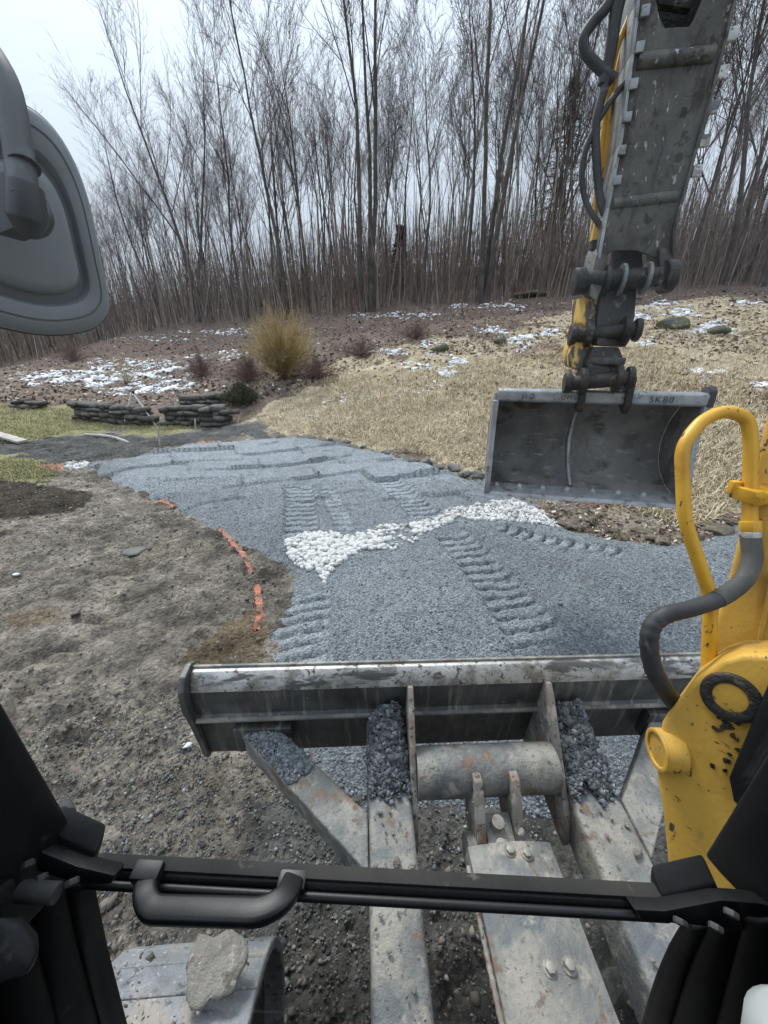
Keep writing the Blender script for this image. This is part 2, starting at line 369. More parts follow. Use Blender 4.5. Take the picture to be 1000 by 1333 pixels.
M['yellow_tube'] = layered('yellow_tube_paint', (8, [(.3, (.66, .34, .02)), (.7, (.78, .43, .03))]), [(9, .52, .15, (.55, .27, .02)), (45, .62, .02, (.07, .055, .04), (1, 1, .4))], (.28, .5), 0, .1, .002, 60)
M['worn_yellow'] = layered('worn_yellow', (6, [(.3, (.5, .3, .06)), (.7, (.6, .38, .09))]), [(9, .5, .06, (.05, .045, .04), (1, 1, .4))], (.5, .8), 0, .4, .004, 40)
M['rubber'] = layered('hose_rubber', (9, [(.3, (.022, .023, .025)), (.7, (.05, .052, .055))]), [(14, .6, .08, (.12, .115, .10))], (.5, .75), 0, .3, .003, 80)
M['sleeve'] = layered('hose_sleeve', (9, [(.3, (.055, .055, .052)), (.7, (.11, .108, .10))]), [(14, .6, .08, (.19, .18, .16))], (.6, .85), 0, .3, .003, 80)
M['cab_black'] = layered('cab_black', (7, [(.3, (.003, .0032, .0035)), (.7, (.008, .0082, .009))]), [(30, .68, .03, (.035, .034, .032))], (.4, .65), 0, .2, .002, 90, .25)
M['cab_rail'] = layered('cab_rail', (9, [(.3, (.006, .0065, .007)), (.7, (.013, .0135, .0145))]), [(25, .64, .06, (.04, .038, .034))], (.32, .55), 0, .2, .002, 90, .35)
M['seal'] = layered('seal_strip', (9, [(.3, (.018, .017, .016)), (.7, (.04, .037, .034))]), [(30, .62, .06, (.09, .083, .074))], (.75, .9), 0, .3, .002, 120)
M['handle'] = layered('handle_plastic', (12, [(.3, (.008, .0085, .0095)), (.7, (.015, .0155, .017))]), [], (.38, .5), 0, .25, .0008, 350)
M['mirror_grey'] = layered('mirror_plastic', (5, [(.3, (.21, .237, .252)), (.7, (.28, .308, .322))]), [(9, .64, .08, (.23, .25, .255)), (60, .69, .03, (.26, .27, .27))], (.5, .68), 0, .12, .001, 200)
M['mirror_rim'] = layered('mirror_rim', (6, [(.3, (.018, .02, .022)), (.7, (.03, .033, .035))]), [], (.45, .6), 0, 0)
M['bolt'] = layered('bolt_steel', (14, [(.3, (.2, .19, .175)), (.7, (.42, .40, .36))]), [(20, .6, .05, (.2, .12, .07))], (.4, .65), .4, .2, .002, 90)
M['mud'] = layered('caked_mud', (6, [(.3, (.19, .17, .145)), (.7, (.33, .305, .265))]), [(9, .55, .08, (.14, .125, .105)), (40, .6, .06, (.4, .37, .32))], (.9, 1), 0, 1., .03, 30)
M['clump'] = layered('earth_clump', (9, [(.3, (.09, .07, .05)), (.7, (.2, .165, .125))]), [(20, .58, .06, (.32, .26, .19))], (.9, 1), 0, 1., .03, 30)
M['track'] = layered('dusty_track', (5, [(.3, (.17, .185, .198)), (.7, (.28, .295, .305))]), [(7, .52, .1, (.30, .28, .245)), (22, .57, .08, (.10, .102, .105)), (60, .58, .06, (.36, .36, .35))], (.8, .95), .05, .9, .012, 50)
M['track_dark'] = layered('track_frame', (5, [(.3, (.03, .032, .034)), (.7, (.075, .075, .072))]), [(10, .62, .06, (.16, .15, .13))], (.6, .85), .1, .4, .006, 40)
M['mirror_arm'] = layered('mirror_arm', (7, [(.3, (.03, .035, .038)), (.7, (.055, .062, .066))]), [(12, .6, .08, (.09, .1, .105))], (.45, .65), 0, .1, .001, 200)
M['knob'] = layered('pale_plastic', (8, [(.3, (.36, .38, .38)), (.7, (.46, .48, .48))]), [], (.3, .45), 0, 0)
M['ink'] = layered('marker_ink', (30, [(.3, (.02, .02, .022)), (.7, (.06, .06, .06))]), [], (.7, .9), 0, 0)
def glass_mat():
    m = bpy.data.materials.new('cab_glass'); m.use_nodes = True; t = m.node_tree; t.nodes.clear()
    tr = t.nodes.new('ShaderNodeBsdfTransparent'); tr.inputs[0].default_value = (.95, .965, .96, 1)
    gl = t.nodes.new('ShaderNodeBsdfGlossy'); gl.inputs['Roughness'].default_value = .03
    lw = t.nodes.new('ShaderNodeLayerWeight'); lw.inputs[0].default_value = .5
    pw = t.nodes.new('ShaderNodeMath'); pw.operation = 'POWER'; pw.inputs[1].default_value = 5; t.links.new(lw.outputs['Facing'], pw.inputs[0])
    fr = t.nodes.new('ShaderNodeMath'); fr.operation = 'MULTIPLY_ADD'; fr.inputs[1].default_value = .22; fr.inputs[2].default_value = .010; t.links.new(pw.outputs[0], fr.inputs[0])
    df = t.nodes.new('ShaderNodeBsdfDiffuse'); df.inputs[0].default_value = (.6, .6, .58, 1)
    m1 = t.nodes.new('ShaderNodeMixShader'); m2 = t.nodes.new('ShaderNodeMixShader'); o = t.nodes.new('ShaderNodeOutputMaterial')
    d = ramp_(t, noise_(t, 6, 6), [(.45, (.0,) * 3), (.75, (.008,) * 3)])
    t.links.new(fr.outputs[0], m1.inputs[0]); t.links.new(tr.outputs[0], m1.inputs[1]); t.links.new(gl.outputs[0], m1.inputs[2])
    t.links.new(d, m2.inputs[0]); t.links.new(m1.outputs[0], m2.inputs[1]); t.links.new(df.outputs[0], m2.inputs[2])
    t.links.new(m2.outputs[0], o.inputs[0]); return m
M['glass'] = glass_mat()

# ------------------------------------------------------------------ terrain
CTRL = []
for x in (-8, -5, -2, 1, 3.2):
    for y in (-6, -3, 0, 3): CTRL.append((x, y, 0))
for x, y in ((-7, 6), (-4, 6), (-2, 6), (0, 6), (1.2, 6), (-6, 9), (-4, 9), (-2.5, 9.3), (-12, 9), (-16, 12), (-10, 12), (-7, 11.6), (-5, 11.2), (-14, 5), (-14, -2)): CTRL.append((x, y, 0))
for q in ((440, 577), (510, 592), (590, 615), (690, 655), (760, 690), (890, 715)):
    v = WZ(*q); CTRL.append((v.x, v.y, .04))
for px, py, Y in ((-250, 500, 30), (0, 480, 30), (150, 440, 32), (400, 412, 31), (550, 400, 29), (700, 388, 27), (1000, 372, 25), (1300, 372, 25),
                  (60, 505, 16), (150, 505, 16.5), (250, 500, 16), (300, 525, 12.8), (400, 495, 14), (550, 497, 13), (700, 486, 12),
                  (950, 560, 7), (1100, 560, 7.2), (1100, 470, 12), (900, 470, 12)):
    v = WY(px, py, Y); CTRL.append(tuple(v))
CTRL += [(-45, 35, -.5), (45, 30, 8), (0, 62, 10.5), (-35, 60, 7), (35, 60, 13), (9, 1, 1.2), (12, -6, 1.5), (-30, -6, 0), (-30, 12, -.3), (25, 5, 4)]
CTRL = np.array(CTRL, float)
def _tps():
    X = CTRL[:, :2]; n = len(X); d = np.linalg.norm(X[:, None] - X[None], axis=2)
    K = np.where(d > 0, d * d * np.log(d + 1e-12), 0) + np.eye(n) * .6
    Pm = np.c_[np.ones(n), X]; A = np.zeros((n + 3, n + 3)); A[:n, :n] = K; A[:n, n:] = Pm; A[n:, :n] = Pm.T
    return np.linalg.solve(A, np.r_[CTRL[:, 2], 0, 0, 0])
TW = _tps()
def hbase(x, y):
    x = np.clip(np.asarray(x, float), -42, 42); y = np.clip(np.asarray(y, float), -8, 64); sh = x.shape; x = x.ravel(); y = y.ravel()
    out = TW[-3] + TW[-2] * x + TW[-1] * y; n = len(CTRL)
    for i in range(n):
        d2 = (x - CTRL[i, 0])**2 + (y - CTRL[i, 1])**2
        out = out + TW[i] * .5 * d2 * np.log(d2 + 1e-12)
    return out.reshape(sh)
PADPX = [(108, 606), (180, 592), (250, 580), (330, 573), (380, 570), (440, 577), (510, 592), (590, 615), (690, 655), (730, 685), (790, 705), (870, 716), (915, 712), (960, 690), (1060, 690)]
PAD = [tuple(WZ(*q)[:2]) for q in PADPX] + [(6.5, 3.2), (6, 1.6), (1.6, 1.1), (-.3, 1.25)] + [tuple(WZ(*q)[:2]) for q in ((400, 985), (352, 900), (345, 860), (362, 790), (372, 745), (345, 722), (300, 705), (262, 682), (225, 660), (160, 632))]
def pad_sd(x, y):
    wx = x + .10 * fbm(x * 2.2, y * 2.2, 3, 51); wy = y + .10 * fbm(x * 2.2, y * 2.2, 3, 57)
    d = polydist(wx, wy, PAD); return np.where(inpoly(wx, wy, PAD), d, -d)
TREADS = [  # (points in the photograph, width, depth, lug pitch)
    ([(390, 634), (392, 668), (394, 706)], .46, .11, .17), ([(425, 640), (456, 705)], .3, .05, .17),
    ([(500, 622), (540, 662), (556, 682)], .46, .105, .17), ([(585, 700), (640, 768), (705, 866)], .46, .12, .16),
    ([(640, 692), (720, 716), (812, 748)], .32, .1, .16), ([(398, 776), (394, 820), (385, 880)], .52, .105, .14)]
TREADS = [([tuple(WZ(*q)[:2]) for q in P], a, b, c) for P, a, b, c in TREADS]
def tread_h(x, y):
    h = np.zeros(np.shape(x))
    for P, wd, dp, pt in TREADS:
        P = [np.array(q) for q in P]; acc = 0
        for i in range(len(P) - 1):
            d = P[i + 1] - P[i]; Ln = np.linalg.norm(d); d = d / Ln; n_ = np.array([-d[1], d[0]])
            s = (x - P[i][0]) * d[0] + (y - P[i][1]) * d[1]; t = (x - P[i][0]) * n_[0] + (y - P[i][1]) * n_[1]
            ok = (s >= 0) & (s <= Ln) & (np.abs(t) < wd * .75)
            e = 1 - smooth(wd * .42, wd * .54, np.abs(t) + .02 * fbm(x * 9, y * 9, 2, 5))
            half = np.where(t > 0, 0, .5)
            ph = ((s + acc) / pt + half * .35 + .1 * fbm(x * 4, y * 4, 2, 8)) % 1
            lug = smooth(.05, .16, ph) * (1 - smooth(.80, .92, ph)) + .4 * smooth(.15, .5, fbm(x * 2.3, y * 2.3, 3, 14))
            fade = smooth(0, .15, s + (acc > 0) * 9) * smooth(0, .15, (Ln - s) + (i < len(P) - 2) * 9)
            hh = e * (-dp * .28 - dp * .72 * (1 - np.clip(lug, 0, 1))) + np.exp(-((np.abs(t) - wd * .57) / .05)**2) * dp * .22
            h = np.where(ok, hh * fade, h)
            acc += Ln
    return h
MOUNDS = [((800, 775), .75, .2), ((540, 800), .7, .10), ((860, 745), .6, .07), ((300, 655), .8, -.03), ((640, 735), .4, .04), ((480, 760), .5, -.05), ((740, 830), .5, .12)]
def pad_z(x, y, sd):
    z = smooth(-.12, .40, sd) * .13 - .05
    for q, rr_, a in MOUNDS:
        c = WZ(*q); z = z + a * np.exp(-((x - c.x)**2 + (y - c.y)**2) / rr_**2)
    z = z + .035 * fbm(x * .9, y * .9, 3, 3) + .012 * fbm(x * 5, y * 5, 3, 9)
    # scraped flat patches left by the bucket at the far end
    far = smooth(4.8, 6.0, y)
    ca, sa = math.cos(.35), math.sin(.35); u = x * ca + y * sa; v = -x * sa + y * ca
    row = np.floor(v / .55 + .4 * fbm(u * .5, v * .2, 2, 71)); uu = u / 1.3 + hash2(row, row * 0, 7) * 3
    cell = hash2(np.floor(uu), row, 77); fu = uu % 1
    fv = (v / .55 + .4 * fbm(u * .5, v * .2, 2, 71)) % 1
    z = z + far * ((cell - .5) * .09 + .04 * (1 - smooth(0, .07, fu)) + .05 * (1 - smooth(0, .10, fv)) * (vnoise(u * 1.3, row * 3.7, 5) > .45))
    # low ridge pushed up beside the passes on the right
    A = WZ(600, 690); B = WZ(700, 745); C2 = WZ(850, 822)
    dd = polydist(x, y, [A[:2], B[:2], C2[:2]], False); z = z + .09 * np.exp(-(dd / .16)**2)
    return z + tread_h(x, y) * smooth(-.05, .2, sd)
MUDTR = [([(60, 880), (180, 740)], .35), ([(120, 960), (330, 800)], .35), ([(10, 760), (130, 690)], .3)]
MUDTR = [([tuple(WZ(*q)[:2]) for q in P], w_) for P, w_ in MUDTR]
def hground(x, y):
    x = np.asarray(x, float); y = np.asarray(y, float)
    z = hbase(x, y); near = 1 - smooth(12, 30, np.hypot(x, y))
    sd = pad_sd(x, y); mud = (1 - smooth(9.5, 11.5, y)) * (1 - smooth(2.6, 4.5, x))
    z = z + near * (.04 * fbm(x * .8, y * .8, 3, 21) + .05 * (1 - mud) * fbm(x * 2.0, y * 2.0, 4, 25))
    lump = fbm(x * 3.1, y * 3.1, 4, 31); z = z + mud * near * (.045 * lump + .05 * np.abs(fbm(x * 4.5, y * 8, 4, 37)) + .035 * fbm(x * 14, y * 14, 4, 41))
    us = x * .85 + y * .53; vs_ = -x * .53 + y * .85; z = z - mud * near * .05 * smooth(.12, .5, fbm(us * 1.6, vs_ * 9, 3, 47))
    for P, w_ in MUDTR:
        dd = polydist(x, y, P, False); (x0, y0), (x1, y1) = P; Ln = math.hypot(x1 - x0, y1 - y0)
        s = ((x - x0) * (x1 - x0) + (y - y0) * (y1 - y0)) / Ln
        z = z - (1 - smooth(w_ * .4, w_ * .6, dd)) * (.02 + .03 * smooth(.3, .6, np.abs(((s / .16) % 1) - .5) * 2))
    z = z - .07 * smooth(-.05, .15, sd)
    # cut bank behind the stones on the right of the pad
    return z
def cast(px, py):
    """points where rays through these picture positions meet the terrain"""
    px = np.atleast_1d(np.asarray(px, float)); py = np.atleast_1d(np.asarray(py, float))
    a = (px - 500) / FP; b = (666.5 - py) / FP; D = np.stack([a, CP + b * SP, b * CP - SP], 1)
    hit = np.full(len(px), np.nan); t = 1.0
    prev = np.full(len(px), 1e9); pt = 1.0
    while t < 75:
        q = D * t; dz = q[:, 2] + EYE - hbase(q[:, 0], q[:, 1]); new = np.isnan(hit) & (dz <= 0)
        fr = prev / np.where(np.abs(prev - dz) < 1e-9, 1, prev - dz)
        hit = np.where(new, pt + (t - pt) * np.clip(fr, 0, 1), hit); prev = dz; pt = t; t *= 1.03
    ok = ~np.isnan(hit); q = D * np.where(ok, hit, 60)[:, None]
    z = hground(q[:, 0], q[:, 1]); return np.stack([q[:, 0], q[:, 1], z], 1)[ok]
def ar(a, b, s): return list(np.arange(a, b, s))
gx = ar(-400, -60, 60) + ar(-60, -26, 4) + ar(-26, -9, .4) + ar(-9, 4.6, .038) + ar(4.6, 12, .13) + ar(12, 42, 1) + ar(42, 401, 60)
gy = ar(-400, -40, 60) + ar(-40, -8, 4) + ar(-8, .3, .3) + ar(.3, 10.2, .038) + ar(10.2, 16, .09) + ar(16, 36, .22) + ar(36, 66, 1.5) + ar(66, 401, 60)
GX, GY = np.meshgrid(np.array(gx), np.array(gy)); GZ = hground(GX, GY)
nx, ny = len(gx), len(gy)
idx = np.arange(nx * ny).reshape(ny, nx)
GF = np.stack([idx[:-1, :-1], idx[:-1, 1:], idx[1:, 1:], idx[1:, :-1]], -1).reshape(-1, 4)
PXg, PYg = proj(GX, GY, GZ)
wp = 26 * fbm(GX * 1.3, GY * 1.3, 5, 91); wq = 16 * fbm(GX * 1.3, GY * 1.3, 4, 97)
PXw, PYw = PXg + wp, PYg + wq
LAWN = [(-900, 525), (60, 530), (110, 536), (200, 552), (300, 552), (215, 562), (100, 562), (55, 575), (-900, 590)]
LAWN2 = [(-900, 596), (60, 598), (90, 612), (60, 625), (-900, 645)]
STRAW = [(318, 545), (400, 500), (440, 472), (520, 448), (640, 438), (760, 404), (900, 390), (2500, 385), (2500, 900), (960, 700), (880, 690), (790, 660), (690, 640), (590, 606), (510, 586), (440, 570), (380, 566)]
front = GY > .4
def zmask(P, soft=None): return inpoly(PXw, PYw, P) & front
col0 = np.zeros((ny, nx, 3))
def setc(mask, c): col0[mask] = c
n1 = fbm(GX * .5, GY * .5, 4, 61)[..., None]; n2 = fbm(GX * 2.5, GY * 2.5, 4, 67)[..., None]; n3 = fbm(GX * 1.1, GY * 3.2, 4, 63)[..., None]
n4 = fbm(GX * 7, GY * 9, 4, 69)[..., None]
mudc = np.array([.215, .188, .156]) * (1 + .4 * n1 + .55 * n2 + .6 * n4) + np.array([.06, .05, .03]) * np.clip(n3 * 2 - .25, 0, 1)
col0[:] = np.clip(mudc, .035, .5)
dark = zmask([(-900, 570), (60, 566), (200, 566), (345, 556), (360, 566), (250, 576), (110, 600), (-900, 600)]); setc(dark, (np.array([.10, .098, .095]) * (1 + .35 * n2))[dark])
darkm = zmask([(-900, 612), (50, 620), (110, 640), (115, 660), (40, 675), (-900, 690)]); setc(darkm, (np.array([.060, .048, .036]) * (1 + .3 * n2))[darkm])
far = (PYw < 548) & front & (GY > 9); lit = np.array([.185, .14, .108]) * (1 + .3 * n2 + .2 * n1); setc(far, lit[far])
setc(GY > 22, (np.array([.13, .095, .078]) * (1 + .3 * n2))[GY > 22])
st = zmask(STRAW) & (GY < 26); setc(st, (np.array([.46, .38, .26]) * (1 + .25 * n2 + .2 * n1))[st])
patch = st & (n1[..., 0] > .3); setc(patch, (np.array([.235, .165, .12]) * (1 + .3 * n2))[patch])
for P in (LAWN, LAWN2):
    m_ = zmask(P); setc(m_, (np.array([.25, .235, .12]) * (1 + .3 * n2 + .25 * n1))[m_])
tan = zmask([(240, 850), (330, 790), (350, 800), (345, 880), (250, 880)]); setc(tan, (np.array([.17, .13, .085]) * (1 + .5 * n2))[tan])
for q in ([(10, 800), (80, 785), (95, 805), (30, 825)], [(690, 655), (760, 660), (880, 668), (990, 680), (960, 700), (870, 716), (790, 705), (730, 685)]):
    m_ = zmask(q); setc(m_, (np.array([.20, .16, .115]) * (1 + .4 * n2))[m_])
wet_shaded = zmask([(330, 1040), (930, 1010), (960, 1500), (330, 1500)]); setc(wet_shaded, (np.array([.12, .115, .105]) * (1 + .35 * n2))[wet_shaded])  # wet mud between the arms, its colour also carrying part of the machine's shade
cream = zmask([(790, 655), (850, 650), (880, 672), (800, 690)]) ; setc(cream, (np.array([.34, .29, .22]) * (1 + .2 * n2))[cream])
ground = link('ground', np_mesh('ground', np.stack([GX, GY, GZ], -1).reshape(-1, 3), GF, M['ground'], True, np.clip(col0.reshape(-1, 3), .02, .7)))
tag(ground, kind='structure')

# gravel pad
ax_ = np.arange(-6.9, 6.7, .023); ay_ = np.arange(1.0, 10.6, .023)
AX, AY = np.meshgrid(ax_, ay_); SD = pad_sd(AX, AY); AZ = hbase(AX, AY) + pad_z(AX, AY, SD)
ok = SD > -.10
ii = np.arange(AX.size).reshape(AX.shape)
PF = np.stack([ii[:-1, :-1], ii[:-1, 1:], ii[1:, 1:], ii[1:, :-1]], -1)
pk = ok[:-1, :-1] & ok[:-1, 1:] & ok[1:, 1:] & ok[1:, :-1]; PF = PF[pk].reshape(-1, 4)
used = np.unique(PF); remap = np.zeros(AX.size, np.int64); remap[used] = np.arange(len(used))
pv = np.stack([AX, AY, AZ], -1).reshape(-1, 3)[used]
g1 = fbm(pv[:, 0] * .7, pv[:, 1] * .7, 3, 81)[:, None]; g2 = fbm(pv[:, 0] * 6, pv[:, 1] * 6, 3, 83)[:, None]
th_ = tread_h(pv[:, 0], pv[:, 1]); packed = smooth(-.055, -.02, th_) * (th_ < -.012)
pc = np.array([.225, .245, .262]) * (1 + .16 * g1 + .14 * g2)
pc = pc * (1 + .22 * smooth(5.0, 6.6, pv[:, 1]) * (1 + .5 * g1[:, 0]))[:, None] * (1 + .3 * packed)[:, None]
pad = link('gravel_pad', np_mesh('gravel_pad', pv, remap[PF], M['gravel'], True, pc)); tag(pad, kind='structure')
def padz(x, y): return hbase(x, y) + pad_z(x, y, pad_sd(x, y))
def surf(x, y):
    sd = pad_sd(x, y); return np.maximum(hground(x, y), np.where(sd > -.1, hbase(x, y) + pad_z(x, y, sd), -9))

# ------------------------------------------------------------------ ground cover (uncountable: stuff)
def stuff(name, V, F, mat, label, cat, sm=False):
    o = link(name, np_mesh(name, V, F, mat, sm)); tag(o, label, cat, kind='stuff'); return o
def pick(n, x0, x1, y0, y1, bias=1.0):
    """random ground positions, denser towards the camera"""
    x = RNG.uniform(x0, x1, n); y = y0 + (y1 - y0) * RNG.uniform(0, 1, n)**bias; return x, y
x, y = pick(110000, -5.2, 5.2, 1.2, 6.5, 1.7); sd = pad_sd(x, y); k = (sd > .02) & ((tread_h(x, y) > -.01) | (RNG.uniform(0, 1, len(x)) < .25)); x, y = x[k], y[k]
S = RNG.lognormal(-5.1, .42, len(x)); V, F = scatter(OCT, np.stack([x, y, padz(x, y) + S * .1], 1), S)
stuff('loose_gravel', V, F, M['gravel_stone'], 'loose blue grey crushed stone covering the levelled pad', 'gravel')
x, y = pick(60000, -7.5, 3.2, .5, 9, 1.8); sd = pad_sd(x, y); k = sd < -.02; x, y = x[k], y[k]
keep = fbm(x * 1.2, y * 1.2, 3, 33) + RNG.uniform(-.5, .5, len(x)) > -.15; x, y = x[keep], y[keep]
S = RNG.lognormal(-4.85, .5, len(x)); V, F = scatter(OCT, np.stack([x, y, hground(x, y) + S * .1], 1), S)
stuff('dirt_clods', V, F, M['clod'], 'crumbled brown dirt clods and pebbles scattered over the bare mud', 'dirt')
# blue grey stone spilled onto the mud behind the blade
x, y = pick(26000, -2.3, .8, .6, 2.0, 1.0); k = (pad_sd(x, y) < .03) & (fbm(x * 1.8, y * 1.8, 3, 44) + RNG.uniform(-.3, .3, len(x)) > -.02); x, y = x[k], y[k]
S = RNG.lognormal(-5.15, .4, len(x)); V, F = scatter(OCT, np.stack([x, y, hground(x, y) + S * .1], 1), S)
stuff('spilled_gravel', V, F, M['chip'], 'dark stone chips trodden into the mud behind the blade', 'gravel')

def in_px(n, poly, yb=None):
    """random terrain positions inside a patch outlined on the photograph"""
    P = np.array(poly, float); lo, hi = P.min(0), P.max(0)
    px = RNG.uniform(lo[0], hi[0], n); py = RNG.uniform(lo[1], hi[1], n); k = inpoly(px, py, poly); return cast(px[k], py[k])
def blades(P, length, lean, width):
    """bent two-segment grass blades"""
    N = len(P); az = RNG.uniform(0, 2 * np.pi, N); Ln = length * RNG.uniform(.5, 1.3, N); le = lean * RNG.uniform(.4, 1.2, N)
    dh = np.stack([np.cos(az), np.sin(az), 0 * az], 1); sd_ = np.stack([-np.sin(az), np.cos(az), 0 * az], 1) * (width * RNG.uniform(.6, 1.4, N))[:, None]
    up = np.array([0, 0, 1.]); a = P; b = P + dh * (Ln * .5 * np.sin(le * .5))[:, None] + up * (Ln * .5 * np.cos(le * .5))[:, None]
    c = b + dh * (Ln * .6 * np.sin(le))[:, None] + up * (Ln * .5 * np.cos(le))[:, None]
    V = np.stack([a - sd_, a + sd_, b + sd_ * .8, b - sd_ * .8, c + sd_ * .3, c - sd_ * .3], 1).reshape(-1, 3)
    f = np.array([[0, 1, 2, 3], [3, 2, 4, 5]]); F = (f[None] + (np.arange(N) * 6)[:, None, None]).reshape(-1, 4); return V, F
P1 = in_px(72000, [(330, 545), (430, 480), (540, 448), (700, 428), (800, 405), (1100, 395), (1100, 700), (960, 690), (880, 685), (790, 655), (690, 638), (590, 602), (510, 584), (440, 568), (380, 564)])
x, y = pick(36000, -2, 9, 5, 14); pxx, pyy = proj(x, y, hbase(x, y)); k = inpoly(pxx, pyy, STRAW) & (pad_sd(x, y) < -.25); P2 = np.stack([x[k], y[k], hground(x[k], y[k])], 1)
Pg = np.concatenate([P1[pad_sd(P1[:, 0], P1[:, 1]) < -.2], P2]); Pg = Pg[fbm(Pg[:, 0] * .6, Pg[:, 1] * .6, 3, 61) + RNG.uniform(-.5, .5, len(Pg)) < .42]
V, F = blades(Pg, .17, 1.75, .0055); stuff('dry_grass', V, F, M['straw'], 'flattened straw coloured dead grass covering the slope', 'grass')
Pl = np.concatenate([in_px(26000, LAWN_ := [(-80, 528), (60, 530), (110, 537), (200, 552), (300, 552), (215, 562), (100, 560), (55, 573), (-80, 586)]), in_px(5000, [(-80, 598), (60, 600), (85, 612), (60, 622), (-80, 640)])])
V, F = blades(Pl, .07, 1.0, .005); stuff('lawn_grass', V, F, M['lawn'], 'short yellow green lawn strip in front of the low stone wall', 'grass')
Lf = np.concatenate([in_px(22000, [(-60, 478), (150, 440), (400, 410), (1060, 372), (1060, 470), (760, 440), (640, 462), (520, 462), (430, 490), (320, 530), (100, 528), (-60, 522)]),
                     in_px(4500, [(430, 485), (700, 420), (1060, 400), (1060, 640), (930, 640), (600, 520)]), in_px(1600, [(690, 655), (860, 660), (990, 680), (960, 702), (870, 714), (790, 703), (730, 683)])])
S = RNG.lognormal(-3.05, .3, len(Lf)) * np.clip(np.hypot(Lf[:, 0], Lf[:, 1]) / 14, .42, 1.1); Lf[:, 2] += .012
V, F = scatter(QUAD, Lf, S, .3); stuff('leaf_litter', V, F, M['leaf'], 'brown fallen leaves covering the slope below the trees', 'leaves')

# snow patches left on the slope: each patch a low crust of small lumps
SNOWPX = [(150, 488, 90, 17, 950), (60, 494, 45, 8, 170), (230, 478, 40, 14, 240), (178, 506, 60, 7, 200), (310, 462, 30, 6, 60), (592, 470, 14, 6, 110), (580, 487, 10, 7, 90),
          (552, 478, 9, 5, 40), (530, 472, 8, 5, 35), (508, 458, 20, 5, 60), (676, 446, 17, 9, 170), (716, 434, 14, 5, 70), (560, 448, 25, 4, 40), (640, 430, 20, 4, 40),
          (862, 396, 26, 6, 150), (885, 408, 20, 5, 90), (930, 428, 26, 9, 240), (830, 412, 16, 6, 90), (920, 484, 20, 6, 110), (990, 502, 14, 5, 70), (840, 445, 14, 6, 60), (975, 395, 24, 3, 50),
          (520, 410, 60, 5, 110), (640, 398, 50, 5, 110), (300, 432, 50, 4, 70), (200, 440, 40, 4, 50), (480, 520, 40, 12, 26), (560, 505, 20, 8, 16), (440, 530, 30, 12, 14), (560, 462, 12, 4, 30)]
SP_ = []
for px, py, rx, ry, n in SNOWPX:
    n = int(n * 3.2)
    a = RNG.uniform(0, 2 * np.pi, n); rr = np.sqrt(RNG.uniform(0, 1, n)); rr = rr * (1 + .35 * np.sin(a * 3 + px) + .25 * np.sin(a * 5 + py)); qx = px + rx * rr * np.cos(a); qy = py + ry * rr * np.sin(a)
    q = cast(qx, qy)
    SP_.append(q[fbm(q[:, 0] * 2.2, q[:, 1] * 3.0, 4, 19) + RNG.uniform(-.25, .25, len(q)) > .0])
SP_ = np.concatenate(SP_); S = RNG.lognormal(-3.2, .5, (len(SP_), 1)) * np.array([[1.2, 1.0, .4]])
S *= np.clip(np.linalg.norm(SP_[:, :2], axis=1) / 14, .5, 1.3)[:, None]
V, F = scatter(ROCKS, SP_, S, .12); stuff('snow_patches', V, F, M['snow'], 'thin white snow patches lying among leaves on the slope', 'snow')

# ------------------------------------------------------------------ band of white drain stones across the pad
BANDPX = [(366, 712), (400, 703), (450, 702), (500, 696), (545, 688), (590, 670), (640, 662), (680, 656), (720, 668), (760, 684), (700, 690), (640, 684), (590, 690), (560, 704), (545, 716), (505, 722), (470, 724), (440, 742), (420, 768), (404, 752), (380, 728)]
BAND = [tuple(WZ(*q)[:2]) for q in BANDPX]
bxy = np.array(BAND); x = RNG.uniform(bxy[:, 0].min(), bxy[:, 0].max(), 15000); y = RNG.uniform(bxy[:, 1].min(), bxy[:, 1].max(), 15000)
k = inpoly(x + .12 * fbm(x * 3, y * 3, 2, 4), y + .12 * fbm(x * 3, y * 3, 2, 6), BAND); x, y = x[k], y[k]
keep = ~((np.hypot(x - WZ(528, 708).x, (y - WZ(528, 708).y)) < .3) & (RNG.uniform(0, 1, len(x)) < .85)); x, y = x[keep], y[keep]
sz = np.clip(RNG.lognormal(-3.5, .35, len(x)), .012, .055) * np.where(y < 4.6, 1.1, .9)
fr_ = polydist(x, y, BAND); keep = (fbm(x * 2.6, y * 2.6, 3, 13) + np.clip(fr_ * 5, 0, .75) + RNG.uniform(-.3, .3, len(x))) > -.06; x, y, sz = x[keep], y[keep], sz[keep]
dist = np.hypot(x, y); order = np.argsort(-(sz / dist))
bz = padz(x, y)
bed = MB()
for i in range(0): pass
band = empty('white_stone_band', (bxy[:, 0].mean(), bxy[:, 1].mean(), 0.05))
tag(band, 'irregular strip of white crushed drain stones crossing the grey gravel', 'stones')
shapes = []
for j, (rv, rf) in enumerate([rock_base(1, .16, 60 + q) for q in range(6)]):
    shapes.append(np_mesh('stone', rv, rf, M['white_stone']))
for n_, i in enumerate(order[:300]):
    o = bpy.data.objects.new('stone', shapes[n_ % 6]); col.objects.link(o); o.parent = band
    o.location = Vector((x[i], y[i], bz[i] + sz[i] * .12)) - band.location
    o.rotation_euler = (random.uniform(-.5, .5), random.uniform(-.5, .5), random.uniform(0, 6.3)); s_ = sz[i]
    o.scale = (s_ * random.uniform(.9, 1.3), s_ * random.uniform(.8, 1.0), s_ * random.uniform(.5, .8))
ri = order[300:4200]; S = sz[ri][:, None] * RNG.uniform(.6, 1.2, (len(ri), 3)) * np.array([[1.1, .95, .7]])
V, F = scatter(ROCKS, np.stack([x[ri], y[ri], bz[ri] + sz[ri] * .08], 1), S, .4)
o = link('small_stones', np_mesh('small_stones', V, F, M['white_stone']), band); tag(o, kind='stuff')
